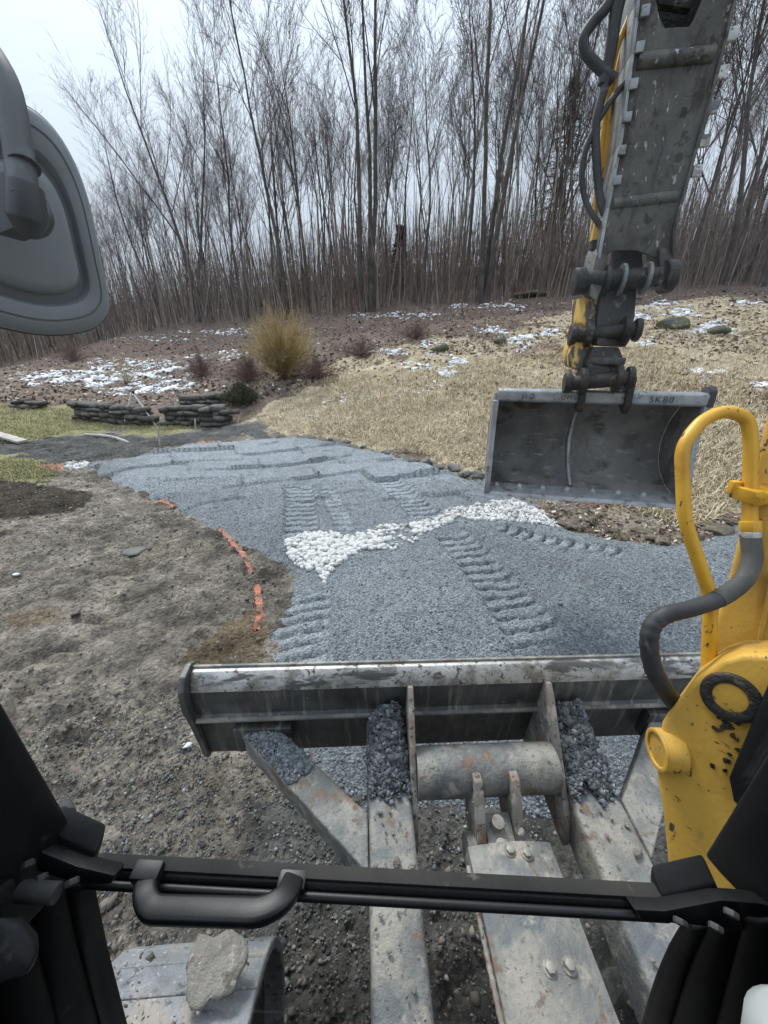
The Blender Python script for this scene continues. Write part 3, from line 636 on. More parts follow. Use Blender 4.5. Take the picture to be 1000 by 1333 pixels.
# a few loose white stones kicked out of the band
# ------------------------------------------------------------------ rocks, wall, props
def rock(px, py, size, mat, name, label, cat, group=None, flat=.6, shape=0, rot=0, sink=.2, rough=0):
    v, f = BOULD[shape % 4]; c = cast([px], [py])[0]
    if rough: v = v * (1 + rough * (vnoise(v[:, 0] * 3.1 + shape, v[:, 1] * 3.1 + v[:, 2] * 2.3, shape) - .5))[:, None]
    me = np_mesh(name, v * np.array([size, size * .75, size * flat]), f, M[mat], not rough)
    o = link(name, me); o.location = (c[0], c[1], c[2] + size * flat * (.5 - sink)); o.rotation_euler = (0, 0, rot); tag(o, label, cat, group); return o
EDGE = [(505, 591, .16), (522, 594, .13), (538, 600, .17), (556, 604, .2), (574, 610, .15), (590, 613, .19), (606, 620, .16), (622, 625, .2), (640, 633, .16), (658, 641, .2), (676, 650, .15),
        (452, 578, .12), (430, 574, .1), (475, 583, .13), (404, 571, .09)]
for i, (a, b, s_) in enumerate(EDGE):
    rock(a, b - 2, s_ * .8, 'rock', 'rock', 'grey brown rock half buried along the far edge of gravel, below dry grass', 'rock', 'rocks along the far gravel edge', .5, i, i * 1.7, .25, .6)
EDGE2 = [(715, 672, .16), (742, 683, .2), (770, 676, .17), (800, 690, .15), (836, 694, .2), (862, 704, .14), (905, 700, .17), (930, 690, .2), (760, 662, .15), (700, 664, .13)]
for i, (a, b, s_) in enumerate(EDGE2):
    rock(a, b, s_ * .75, 'clump', 'dirt_lump', 'brown lump of broken earth on the torn bank below the bucket', 'dirt lump', 'earth lumps below the bucket', .42, i + 1, i * 2.1, .35, .9)
rock(574, 457, .34, 'mossy', 'boulder', 'dark mossy boulder beside snow patches in the middle of the slope', 'boulder', None, .75, 1, .4)
rock(650, 446, .35, 'mossy', 'boulder', 'olive moss covered boulder left of the snow patch near bucket', 'boulder', None, .6, 2, 1.4)
rock(878, 426, .75, 'mossy', 'boulder', 'wide mossy hummock of rock right of the bucket linkage', 'boulder', None, .4, 3, .2)
rock(935, 434, .5, 'mossy', 'boulder', 'snow covered rock at right of the mossy hummock', 'boulder', None, .4, 0, .8)
rock(690, 386, 1.1, 'mossy', 'boulder', 'long flat dark rock at foot of trees', 'boulder', None, .28, 1, .1)
rock(178, 715, .16, 'rock', 'flat_stone', 'flat grey stone set in the mud left of orange paint', 'stone', None, .2, 0, .6, .1)
rock(20, 745, .035, 'white_stone', 'pale_pebble', 'white pebble on mud at left picture edge', 'stone', None, .6, 2, .3)
rock(244, 972, .03, 'white_stone', 'pale_pebble', 'white and grey pebble just below left end of the blade', 'stone', None, .5, 1, .3)

def slab(seed):
    """irregular flat split stone: a jittered box with chipped corners"""
    rr = random.Random(seed); m = MB(); m.hull([Vector((sx * rr.uniform(.75, 1.05) * (.8 if k else 1), sy * rr.uniform(.7, 1.05) * (1 if k else .75), sz_ * rr.uniform(.7, 1))) for sx in (-1, 1) for sy in (-1, 1) for sz_ in (-1, 1) for k in (0, 1)])
    bmesh.ops.triangulate(m.bm, faces=m.bm.faces[:]); m.bm.verts.index_update(); v = np.array([q.co[:] for q in m.bm.verts]); f = np.array([[q.index for q in ff.verts] for ff in m.bm.faces]); m.bm.free(); return v, f
def stone_wall(name, px0, py0, px1, py1, h, label, seed):
    a = Vector(cast([px0], [py0])[0]); b = Vector(cast([px1], [py1])[0]); rr = random.Random(seed)
    d = (b - a); d.z = 0; Ln = d.length; d.normalize(); n_ = Vector((-d.y, d.x, 0)); t = empty(name, (a + b) / 2); tag(t, label, 'stone wall')
    ms = [np_mesh('stone', *slab(seed + q), M['wall_rock'], False) for q in range(6)]
    z = 0; row = 0
    while z < h:
        s = rr.uniform(0, .2); rh = rr.uniform(.10, .17)
        while s < Ln:
            w_ = rr.uniform(.22, .5)
            o = bpy.data.objects.new('stone', rr.choice(ms)); col.objects.link(o); o.parent = t
            c = a + d * (s + w_ / 2); c.z = float(hground(np.array([c.x]), np.array([c.y]))[0]) + z + rh * .45
            o.location = c + n_ * (z * .12 + rr.uniform(-.05, .05)) - t.location
            o.scale = (w_ * .55, rr.uniform(.14, .28), rh * rr.uniform(.42, .62)); o.rotation_euler = (rr.uniform(-.16, .16), rr.uniform(-.12, .12), math.atan2(d.y, d.x) + rr.uniform(-.4, .4)); s += w_ * .92
        z += rh; row += 1
stone_wall('stone_wall', 100, 545, 192, 553, .46, 'low mossy dry stone wall behind the lawn, left of the tripod', 100)
stone_wall('stone_wall', 212, 552, 292, 551, .42, 'collapsed low stone wall behind the stakes, below green shrub', 200)
stone_wall('stone_wall', 236, 527, 285, 523, .26, 'dark rubble row on the bank beside green shrub', 300)
stone_wall('stone_wall', 15, 528, 52, 530, .14, 'small heap of grey stones at far left lawn edge', 400)
rock(190, 550, .38, 'rock', 'boulder', 'pale flat boulder at foot of the white tripod', 'boulder', None, .45, 2, .5)
# tripod of crossed poles
g = [Vector(cast([a], [b])[0]) for a, b in ((161, 553), (203, 554))]; mid = (g[0] + g[1]) / 2
t = empty('tripod', mid); tag(t, 'white wooden tripod of crossed poles standing before the stone wall', 'tripod')
apex = mid + Vector((-.03, .12, .92)); back = mid + Vector((.05, .5, 0)); back.z = float(hground(np.array([back.x]), np.array([back.y]))[0])
for i, q in enumerate((g[0], g[1], back)):
    dq = (apex - q).normalized(); MB().tube([q - dq * .03, apex + dq * .04 + Vector((.025 * (i - 1), .03 * (i - 1), 0))], .02, 6).build('leg', M['white_cloth'] if i < 2 else M['weathered_wood'], t)
MB().box(apex + Vector((0, -.01, .02)), (.04, 0, 0), (0, .035, 0), (0, 0, .04)).build('head', M['grease'], t, .008)
for px, py, h, lab in ((210, 583, .52, 'thin pale survey stake nearest to gravel edge, orange paint at foot'), (256, 563, .42, 'short pale survey stake right of the tripod'), (311, 553, .2, 'tiny stake stub at the foot of dry grass slope')):
    c = Vector(cast([px], [py])[0]); t = MB(); t.box(c + Vector((0, 0, h / 2 - .04)), (.017, 0, 0), (0, .012, 0), (.03, 0, h / 2)); tag(t.build('survey_stake', M['weathered_wood'], None, .003), lab, 'stake')
c0 = Vector(cast([-25], [566])[0]); c1 = Vector(cast([31], [578])[0])
tag(MB().box((c0 + c1) / 2 + Vector((0, 0, .09)), (c1 - c0) * .5 + Vector((0, 0, -.05)), Vector((.03, .12, .0)), (0, 0, .03)).build('plank', M['weathered_wood'], None, .01), 'grey weathered plank lying on dirt at left picture edge', 'plank')
c0 = Vector(cast([112], [568])[0]); c1 = Vector(cast([168], [577])[0])
tag(MB().tube(catmull([c0 + Vector((0, 0, .03)), (c0 + c1) / 2 + Vector((.05, .1, .05)), c1 + Vector((0, 0, .02))], 4), [.04] * 8 + [.03], 7).build('branch', M['weathered_wood'], None), 'pale fallen branch lying on the dark soil', 'branch')
def drape(name, pts, wd, mat, label, cat, lift=.006, n=26, seed=1, group=None, ragged=.5):
    P = np.array([[*WZ(a, b, .05)[:2]] for a, b in pts]); C_ = np.array([list(v)[:2] for v in catmull([(*p, 0) for p in P], max(2, n // len(P)))])
    d = np.gradient(C_, axis=0); d /= np.linalg.norm(d, axis=1, keepdims=True); nn = np.stack([-d[:, 1], d[:, 0]], 1); rr = np.random.default_rng(seed)
    V = []
    for s_ in (-1, -.33, .33, 1): 
        q = C_ + nn * (wd * s_ * (.5 + ragged * rr.uniform(-.5, .5, len(C_))))[:, None]; V.append(np.c_[q, surf(q[:, 0], q[:, 1]) + lift * (1.4 if abs(s_) < .5 else .6)])
    V = np.stack(V, 1); m = len(C_); i4 = np.arange(m * 4).reshape(m, 4)
    F = np.stack([i4[:-1, :-1], i4[:-1, 1:], i4[1:, 1:], i4[1:, :-1]], -1).reshape(-1, 4)
    o = link(name, np_mesh(name, V.reshape(-1, 3), F, M[mat], True)); tag(o, label, cat, group)
    nc = int(260 * len(C_) / 40); k = rr.integers(0, len(C_), nc); q = C_[k] + rr.normal(0, wd * .38, (nc, 2)); S = rr.lognormal(-5.0, .45, nc)
    V, F = scatter(OCT, np.c_[q, surf(q[:, 0], q[:, 1]) + S * .2], S); o2 = link('painted_crumbs', np_mesh('painted_crumbs', V, F, M['orange_clod']), o); tag(o2, kind='stuff'); return o
drape('paint_line', [(284, 684), (296, 694), (308, 708), (318, 722), (326, 740)], .06, 'orange_paint', 'ragged orange spray paint line along left gravel edge, upper stretch', 'paint mark', seed=3, n=40, ragged=.35)
drape('paint_line', [(333, 755), (336, 772), (337, 790), (331, 815)], .06, 'orange_paint', 'orange spray paint dashes below the longer orange line', 'paint mark', seed=4, n=40, ragged=.35)
drape('paint_line', [(55, 602), (70, 605), (86, 608)], .25, 'orange_paint', 'orange paint blotch at the left tip of the gravel', 'paint mark', seed=5)
drape('paint_line', [(200, 583), (212, 584), (222, 583)], .25, 'orange_paint', 'faint orange paint around the foot of the nearest stake', 'paint mark', seed=6)
drape('paint_line', [(255, 573), (268, 575), (280, 573)], .3, 'orange_paint', 'faint orange paint behind the far gravel edge', 'paint mark', seed=7)
drape('paint_line', [(206, 650), (216, 653), (226, 656)], .09, 'orange_paint', 'small pink orange paint dab midway along left gravel edge', 'paint mark', seed=8)
q = in_px(90, [(86, 608), (98, 602), (118, 603), (106, 612), (92, 613)]); S = RNG.uniform(.04, .09, (len(q), 3)) * [[1.3, 1, .5]]; q[:, 2] = surf(q[:, 0], q[:, 1])
V, F = scatter(ROCKS, q, S, .3); tag(link('white_stone_heap', np_mesh('white_stone_heap', V, F, M['white_stone'])), 'small white stone heap at the left tip of the gravel', 'stones', kind='stuff')

# ------------------------------------------------------------------ trees
def tree_mesh(seed, H, r0, fork=.4, limbs=11, wander=.05, spread=.5, stems=1, dens=1.0):
    """-> trunk mesh (V,F), crown (V,F): ascending limbs, branches and fine twigs"""
    rr = random.Random(seed); tr = []; seg = [[], [], [], []]
    def add(p, q, a, b): seg[0].append(p); seg[1].append(q); seg[2].append(a); seg[3].append(b)
    def grow(p, d, Ln, r, lev):
        n_ = (0, 7, 5, 3, 2)[lev]; step = Ln / n_; pts = [p]
        for i in range(n_):
            d = (d + Vector((rr.gauss(0, 1), rr.gauss(0, 1), rr.gauss(0, 1))) * (.06, .06, .09, .11, .12)[lev] + Vector((0, 0, .035))).normalized()
            q = p + d * step; ra = r * (1 - i / n_ * .8); rb = r * (1 - (i + 1) / n_ * .8); add(p, q, ra, rb); p = q; pts.append(p)
            if lev < 4 and (i > 0 or lev > 1):
                for _ in range(int((1.0, 1.0, 1.25, .9)[lev] * dens + rr.random())):
                    sidev = Vector((rr.gauss(0, 1), rr.gauss(0, 1), rr.gauss(0, .4))).normalized(); dd = (d * .9 + sidev * rr.uniform(.35, .75) + Vector((0, 0, .06))).normalized()
                    grow(q - d * step * rr.random(), dd, Ln * rr.uniform(.36, .62) * (1.15 - .5 * i / n_), max(rb * .6, .009), lev + 1)
    for st in range(stems):
        p = Vector((rr.uniform(-.3, .3) * (stems > 1), rr.uniform(-.3, .3) * (stems > 1), -.3)); d = Vector((rr.gauss(0, .05) + (rr.uniform(-.13, .13) if stems > 1 else 0), rr.gauss(0, .05), 1)).normalized(); path = [p]; rad = [r0 * 1.25]; n_ = 14
        Hs = H * rr.uniform(.9, 1.05)
        for i in range(n_):
            d = (d + Vector((rr.gauss(0, wander), rr.gauss(0, wander), .06))).normalized(); p = p + d * Hs / n_; path.append(p); rad.append(max(r0 * (1 - ((i + 1) / n_)**1.1 * .94), .012))
            f_ = (i + 1) / n_
            if f_ > fork:
                for _ in range(int(limbs / stems / (n_ * (1 - fork)) + rr.random())):
                    az = rr.uniform(0, 6.283); dd = Vector((math.cos(az) * spread, math.sin(az) * spread, 1)).normalized()
                    grow(p - d * rr.random() * Hs / n_, dd, Hs * rr.uniform(.30, .50) * (1.3 - .75 * f_), rad[-1] * rr.uniform(.5, .78), 1)
            elif rr.random() < .35:
                az = rr.uniform(0, 6.283); grow(p, Vector((math.cos(az), math.sin(az), .5)).normalized(), Hs * rr.uniform(.04, .1), .02, 3)
        m = MB(); m.tube(path, rad, 7, cap=False); v = np.array([q.co[:] for q in m.bm.verts]); m.bm.verts.index_update(); f = np.array([[q.index for q in ff.verts] for ff in m.bm.faces]); m.bm.free(); tr.append((v, f))
    return joinvf(tr), sticks(np.array(seg[0]), np.array(seg[1]), np.array(seg[2]), np.array(seg[3]))
PROTO = []
for k, a in enumerate([dict(H=19, r0=.13, fork=.42, limbs=9), dict(H=21, r0=.15, fork=.36, limbs=11, spread=.42), dict(H=17, r0=.10, fork=.5, limbs=8), dict(H=22, r0=.17, fork=.3, limbs=12, stems=2),
                       dict(H=20, r0=.16, fork=.38, limbs=12, stems=3, spread=.4), dict(H=16, r0=.085, fork=.45, limbs=7, wander=.07), dict(H=18, r0=.12, fork=.55, limbs=8, wander=.04), dict(H=15, r0=.10, fork=.35, limbs=8)]):
    (tv, tf), (cv, cf) = tree_mesh(300 + k, **a)
    PROTO.append((np_mesh('trunk', tv, tf, M['bark'], True), np_mesh('crown', cv, cf, M['twig'], True), np_mesh('trunk', tv, tf, M['pale_bark'], True)))
    print('tree', k, len(tf), len(cf))
def place_tree(px, Y, proto, scale, rot, label, group=None, pale=False, lean=(0, 0), name='bare_tree'):
    v = ray(px, 400); x_ = v[0] / v[1] * Y * 1.0; z_ = float(hbase(np.array([x_]), np.array([Y]))[0])
    t = empty(name, (x_, Y, z_)); t.rotation_euler = (lean[0], lean[1], rot); t.scale = (scale,) * 3; tag(t, label, 'tree', group)
    o = bpy.data.objects.new('trunk', PROTO[proto][2 if pale else 0]); col.objects.link(o); o.parent = t
    o = bpy.data.objects.new('crown', PROTO[proto][1]); col.objects.link(o); o.parent = t
HERO = [(262, 34, 3, .8, .3, 'double trunked bare tree rising left of the yellow bush', 0), (118, 36, 0, .68, 1.0, 'slender bare tree with rounded top just right of the mirror', 0),
        (205, 38, 1, .7, 2.2, 'bare tree with fan shaped top between mirror and double trunk', 0), (375, 32, 1, 1.0, .5, 'tall bare tree right behind the yellow bush', 0), (478, 30, 4, 1.12, 2.6, 'large bare tree with several steep stems at picture centre', 0),
        (527, 34, 2, .92, 4.0, 'thin forked bare tree right of the large central tree', 0), (606, 33, 6, 1.15, .9, 'straight dark slender tree left of the big rough trunk', 0), (630, 27.5, 4, 1.02, .4, 'big rough barked multi stemmed tree left of the bucket stick', 0),
        (722, 29, 5, .5, 1.2, 'short pale birch leaning just left of the stick end', 1), (716, 33, 6, 1.1, 3.0, 'dark straight bare tree behind the hoses', 0), (404, 33, 6, .95, 2.0, 'narrow upright bare tree beside tall tree behind yellow bush', 0), (492, 31, 2, .6, 5.0, 'pale barked young tree in front of the central stems', 1),
        (930, 27, 1, 1.05, .7, 'bare tree leaning right beside the bucket stick', 0), (985, 25, 3, .95, 1.9, 'heavy forked bare tree at right picture edge', 0), (312, 36, 0, .95, 4.4, 'tall bare tree between double trunk and yellow bush', 0)]
for px, Y, p_, s_, r_, lab, pale in HERO: place_tree(px, Y, p_, s_, r_, lab, None, bool(pale), (random.uniform(-.02, .02), random.uniform(-.03, .03)))
rr = random.Random(5)
def zone_label(px, Y, edge):
    z_ = ('above the mirror' if px < 150 else 'left of the yellow bush' if px < 330 else 'straight above the yellow bush' if px < 450 else 'at picture centre' if px < 590 else 'left of the bucket stick' if px < 770 else 'right of the bucket stick')
    d_ = 'front row bare tree at the wood edge ' if Y < edge + 9 else 'thin bare tree deep in the wood '
    return d_ + z_, ('front trees ' if Y < edge + 9 else 'deeper trees ') + z_
for i in range(170):
    px = -130 + 1260 * ((i * .6180339) % 1) + rr.uniform(-8, 8); Y = rr.uniform(34, 66) if i > 50 else rr.uniform(30, 42)
    edge = np.interp(px, [0, 400, 700, 1000], [34, 33, 30, 27]); Y = max(Y, edge)
    hgt = np.interp(px, [-200, 60, 160, 330, 420, 1000], [.5, .52, .58, .74, .96, 1.0])
    place_tree(px, Y, rr.randrange(8), hgt * rr.uniform(.78, 1.02), rr.uniform(0, 6.28), *zone_label(px, Y, edge), rr.random() < .12, (rr.uniform(-.04, .04), rr.uniform(-.05, .05)))
# saplings and brush under the trees (one mass)
N = 8500; sy = 26 + 32 * RNG.uniform(0, 1, N)**1.2; u_ = RNG.uniform(-.95, 1.05, N); sx = u_ * sy * 1.15
pxx, _ = proj(sx, sy, hbase(sx, sy)); e_ = np.interp(pxx, [-200, 0, 150, 400, 700, 1000, 1200], [30, 31, 32, 30.5, 26.5, 24.5, 24]); k = sy > e_; sx, sy = sx[k], sy[k]; N = len(sx)
B = np.stack([sx, sy, hbase(sx, sy) - .1], 1); Hh = RNG.lognormal(1.5, .36, N); tilt = RNG.normal(0, .11, (N, 2))
T1 = B + np.c_[tilt * Hh[:, None] * .5, Hh * .5]; T2 = T1 + np.c_[(tilt + RNG.normal(0, .06, (N, 2))) * Hh[:, None] * .5, Hh * .5]
rb = .008 + .0042 * Hh
parts = [sticks(B, T1, rb, rb * .7), sticks(T1, T2, rb * .7, .004)]
K = 9; par = np.repeat(np.arange(N), K); f_ = RNG.uniform(.12, 1, N * K); h2 = f_ * 2
Q = np.where((h2 < 1)[:, None], B[par] + (T1 - B)[par] * h2[:, None], T1[par] + (T2 - T1)[par] * (h2 - 1)[:, None])
az = RNG.uniform(0, 6.283, N * K); ln = Hh[par] * RNG.uniform(.08, .28, N * K) * (1.1 - .6 * f_)
D = np.stack([np.cos(az) * .75, np.sin(az) * .75, RNG.uniform(.3, 1.2, N * K)], 1); parts.append(sticks(Q, Q + D * ln[:, None], .0075, .003))
V, F = joinvf(parts); stuff('saplings', V, F, M['sapling'], 'dense brown thicket of leafless saplings under the tall trees', 'saplings')
# small stems along the foot of the wood
q = in_px(900, [(300, 420), (430, 398), (720, 372), (1010, 360), (1010, 392), (720, 402), (430, 424), (300, 440)]); N = len(q); Hh = RNG.uniform(.5, 1.6, N)
V, F = sticks(q, q + np.c_[RNG.normal(0, .08, (N, 2)) * Hh[:, None], Hh], .014, .006); stuff('brush_stems', V, F, M['sapling'], 'thin dark stems along the foot of the wood', 'brush')

def spruce(px, Y, H, label, seed):
    rr = np.random.default_rng(seed); v = ray(px, 400); x_ = v[0] / v[1] * Y; z_ = float(hbase(np.array([x_]), np.array([Y]))[0])
    t = empty('spruce_tree', (x_, Y, z_)); tag(t, label, 'tree', None); base = np.array([x_, Y, z_])
    MB().tube([base - [0, 0, .2], base + [0, 0, H]], [H * .013, .01], 7).build('trunk', M['bark'], t)
    n = 420; f = rr.uniform(.08, 1, n)**.8; az = rr.uniform(0, 6.283, n); Ln = (1 - f) * H * .24 + .2; p0 = base + np.c_[np.zeros((n, 2)), f * H]
    d = np.stack([np.cos(az), np.sin(az), rr.uniform(-.35, .1, n)], 1); p1 = p0 + d * Ln[:, None]
    m = 26; par = np.repeat(np.arange(n), m); s = rr.uniform(.15, 1, n * m); q0 = p0[par] + (p1 - p0)[par] * s[:, None]
    dd = d[par] * .6 + rr.normal(0, .5, (n * m, 3)) + np.array([0, 0, -.25]); q1 = q0 + dd * rr.uniform(.08, .22, (n * m, 1))
    V, F = joinvf([sticks(p0, p1, .018, .006), sticks(q0, q1, .014, .005)]); link('crown', np_mesh('crown', V, F, M['needle']), t)
for px, Y, H, lab, sd_ in ((520, 38, 5, 'dark green young spruce right of the central stems', 1), (705, 42, 14, 'dark spruce behind trees left of the hoses', 4), (990, 38, 18, 'dark spruce high behind trees at right edge', 5)):
    spruce(px, Y, H, lab, sd_)

def shrub(name, px, py, H, rad, n, twigs, mat, label, tl=.3, r=.01, seed=1, low=.25, mid=.4):
    """stems curving out from one root to fill an uneven dome, with fine twigs"""
    rr = np.random.default_rng(seed); c = cast([px], [py])[0]; t = empty(name, c); tag(t, label, 'bush')
    az = rr.uniform(0, 6.283, n); f = rr.uniform(0, 1, n)**.4; lob = 1 + .22 * np.sin(az * 3 + seed) + .15 * np.sin(az * 5 + 2 * seed)
    el = rr.uniform(low, 1, n); hor = np.sqrt(np.clip(1 - ((el - mid) / .5)**2, .04, 1)) * f * rad * lob
    tip = c + np.stack([np.cos(az) * hor, np.sin(az) * hor, H * el * (1 - .3 * (f * f)) * rr.uniform(.8, 1.08, n)], 1)
    root = c + np.stack([np.cos(az) * .1 * rad, np.sin(az) * .1 * rad, -.05 + 0 * az], 1) * rr.uniform(0, 1, (n, 1))
    ctl = root + (tip - root) * np.array([.3, .3, .62]) + rr.normal(0, .05 * H, (n, 3)); st = []; A = []; Bq = []; prev = root; ns = 5
    for k in range(ns):
        u_ = (k + 1) / ns; q = root * (1 - u_)**2 + ctl * 2 * u_ * (1 - u_) + tip * u_ * u_ + rr.normal(0, .012 * H, (n, 3))
        st.append(sticks(prev, q, r * (1 - k / ns * .85), r * (1 - (k + 1) / ns * .85)))
        if k > 0:
            m = twigs; par = np.repeat(np.arange(n), m); s = rr.uniform(0, 1, n * m); w_ = prev[par] + (q - prev)[par] * s[:, None]
            dd = (q - prev)[par]; dd /= np.linalg.norm(dd, axis=1, keepdims=True) + 1e-9; dd = dd * .7 + rr.normal(0, .5, dd.shape) + np.array([0, 0, .2]); A.append(w_); Bq.append(w_ + dd * tl * rr.uniform(.4, 1.2, (n * m, 1)))
        prev = q
    V, F = joinvf(st); link('stems', np_mesh('stems', V, F, M['red_twig'] if mat != 'juniper' else M['bark']), t)
    V, F = sticks(np.concatenate(A), np.concatenate(Bq), r * .40, r * .18); link('twigs', np_mesh('twigs', V, F, M[mat]), t)
shrub('yellow_bush', 373, 492, 2.45, 1.3, 230, 12, 'yellow_twig', 'rounded bush of yellow brown leafless twigs on the slope', .3, .010, 3, .3, .66)
shrub('evergreen_shrub', 316, 524, .62, .62, 190, 18, 'juniper', 'low dark green evergreen shrub at the foot of slope', .13, .014, 4, .1)
shrub('brush_clump', 262, 490, 1.2, 1.0, 80, 8, 'red_twig', 'reddish leafless brush left of the yellow bush', .25, .007, 5)
shrub('brush_clump', 165, 500, 1.4, .6, 22, 6, 'straw', 'pale thin dry stalks above the tripod', .3, .006, 6)
shrub('brush_clump', 325, 497, 1.1, 1.2, 90, 8, 'red_twig', 'reddish brush growing into the left side of yellow bush', .25, .007, 8)
shrub('brush_clump', 412, 492, .8, 1.0, 70, 8, 'red_twig', 'low reddish brush at right foot of the yellow bush', .22, .006, 9)
shrub('brush_clump', 470, 462, .7, 1.4, 70, 8, 'red_twig', 'low reddish brush on the slope right of the yellow bush', .22, .006, 10)
shrub('brush_clump', 540, 440, .7, 1.6, 70, 8, 'red_twig', 'low reddish brush under the trees above the dark mossy boulder', .22, .006, 14)
shrub('brush_clump', 95, 470, 1.2, 1.2, 60, 7, 'red_twig', 'leafless brush below the mirror at the wood edge', .25, .008, 11)

# ------------------------------------------------------------------ the excavator the picture is taken from
ex = empty('excavator', (.42, -.9, 0.0))
tag(ex, 'yellow tracked excavator seen from its cab, with steel dozer blade, stick and grading bucket', 'excavator')
def sub(parent):
    PINV[parent.name] = PINV.get(parent.name, Matrix()) ; return parent
def c2w(v): return Vector((v[0], v[2] * CP + v[1] * SP, v[1] * CP - v[2] * SP))
# frame of the blade and its push arms: r right, f forward, u up, origin on the blade's top edge
uf = c2w((-33, 277, 500)).normalized(); ur = c2w((7540, -4, 500)); ur = (ur - uf * ur.dot(uf)).normalized(); uu_ = ur.cross(uf)
UC = W(240, 880, 1.403) + ur * 1.15
def U(a, b, c): return UC + ur * a + uf * b + uu_ * c
def uprof(prof, a0, a1): return [U(a0, b, c) for b, c in prof], ur * (a1 - a0)
sub_ = lambda m, *a, **k: m.build(*a, **k)
# blade
prof = [(.03, -.002), (.012, .0), (-.012, -.018), (-.028, -.05), (-.034, -.10), (-.034, -.175), (-.05, -.185), (-.05, -.2), (-.03, -.23), (-.02, -.45), (.0, -.46), (.03, -.2), (.04, -.05)]
P_, o_ = uprof(prof, -1.13, 1.13); blade = MB().prism(P_, o_).build('blade', M['blade_steel'], ex, .004, label='long dark steel dozer blade across the front')
PINV[blade.name] = Matrix()
pr = [(.035, .004), (.012, .006), (-.014, -.014), (-.033, -.052), (-.030, -.054), (-.010, -.018), (.012, -.002), (.034, -.004)]
P_, o_ = uprof(pr, -1.128, 1.128); e_ = MB(); e_.prism(P_, o_); e_.build('top_edge', M['bright_steel'], blade, .002, label='polished worn top edge')
P_, o_ = uprof([(.034, .003), (.04, .012), (.03, .013), (.026, .004)], -1.128, 1.128); MB().prism(P_, o_).build('weld_bead', M['steel'], blade, .002)
P_, o_ = uprof([(-.045, -.182), (-.058, -.184), (-.06, -.192), (-.056, -.2), (-.045, -.203)], -1.128, 1.128); MB().prism(P_, o_).build('ridge', M['steel'], blade, .003)
for s_ in (-1, 1):
    pe = [(.06, .01), (.03, .03), (-.03, .028), (-.065, -.01), (-.075, -.10), (-.06, -.2), (-.035, -.46), (.02, -.48), (.06, -.3)]
    MB().prism([U(s_ * 1.13 - (.0 if s_ > 0 else .022), b, c) for b, c in pe], ur * .022).build('end_plate', M['blade_steel'], blade, .004)
# push arms
def arm(a0, a1, name='push_arm'):
    m = MB(); m.prism([U(a0, -.02, -.27), U(a1, -.02, -.27), U(a1, -.02, -.43), U(a0, -.02, -.43)], uf * -1.35 + uu_ * -.02)
    o = m.build(name, M['steel'], ex, .022, 4, label='worn grey steel push arm of the blade'); PINV[o.name] = Matrix(); return o
armL = arm(-.482, -.332); armR = arm(.224, .402)
def gus(a, th, par):
    g = [(-.028, -.045), (-.05, -.035), (-.085, -.06), (-.20, -.17), (-.36, -.33), (-.40, -.40), (-.40, -.44), (-.028, -.44)]
    MB().prism([U(a, b, c) for b, c in g], ur * th).build('gusset_plate', M['rusty'], par, .004)
gus(-.331, .02, armL); gus(.202, .021, armR)
def brace(s_, par, aj, ab):
    m = MB(); w_ = .13
    p0 = [(ab - s_ * .0, -.06), (ab + s_ * .155, -.07)]; p1 = [(aj, -.34), (aj, -.50)]
    q = [U(p0[0][0], p0[0][1], -.275), U(p0[1][0], p0[1][1], -.275), U(p1[1][0], p1[1][1], -.275), U(p1[0][0], p1[0][1], -.275)]
    o = m.prism(q, uu_ * -.12).build('brace', M['steel'], par, .008, 3, label='diagonal steel brace between blade and arm'); return o
brace(-1, armL, -.484, -.805); brace(1, armR, .404, .70)
MB().box(U(-.885, -.05, -.30), ur * .11, uf * .02, uu_ * .07).build('brace_foot', M['blade_steel'], armL, .006)
MB().box(U(.79, -.05, -.30), ur * .11, uf * .02, uu_ * .07).build('brace_foot', M['blade_steel'], armR, .006)
# cross tube with clevis
tubeo = MB().cyl(U(-.309, -.225, -.27), U(.2, -.225, -.27), .083, 32).build('cross_tube', M['steel'], ex, label='round steel cross tube between the push arms'); PINV[tubeo.name] = Matrix()
for a in (-.122, .008):
    g = [(-.215, -.20), (-.30, -.2), (-.34, -.235), (-.42, -.33), (-.46, -.40), (-.44, -.46), (-.37, -.46), (-.22, -.36)]
    MB().prism([U(a, b, c) for b, c in g], ur * .03).build('clevis_plate', M['rusty'], tubeo, .005)
    MB().cyl(U(a - .03, -.415, -.40), U(a + .06, -.415, -.40), .055, 20).build('pin_boss', M['steel'], tubeo, .004)
for (b, c) in ((-.375, -.30), (-.43, -.325)):
    MB().cyl(U(-.05, b, c - .02), U(-.05, b - .006, c + .018), .021, 14).build('grease_nipple', M['bolt'], tubeo, .003)
MB().prism([U(-.09, -.34, -.31), U(.006, -.34, -.31), U(.006, -.50, -.345), U(-.09, -.50, -.345)], uu_ * -.09).build('ram_eye', M['steel'], tubeo, .012)
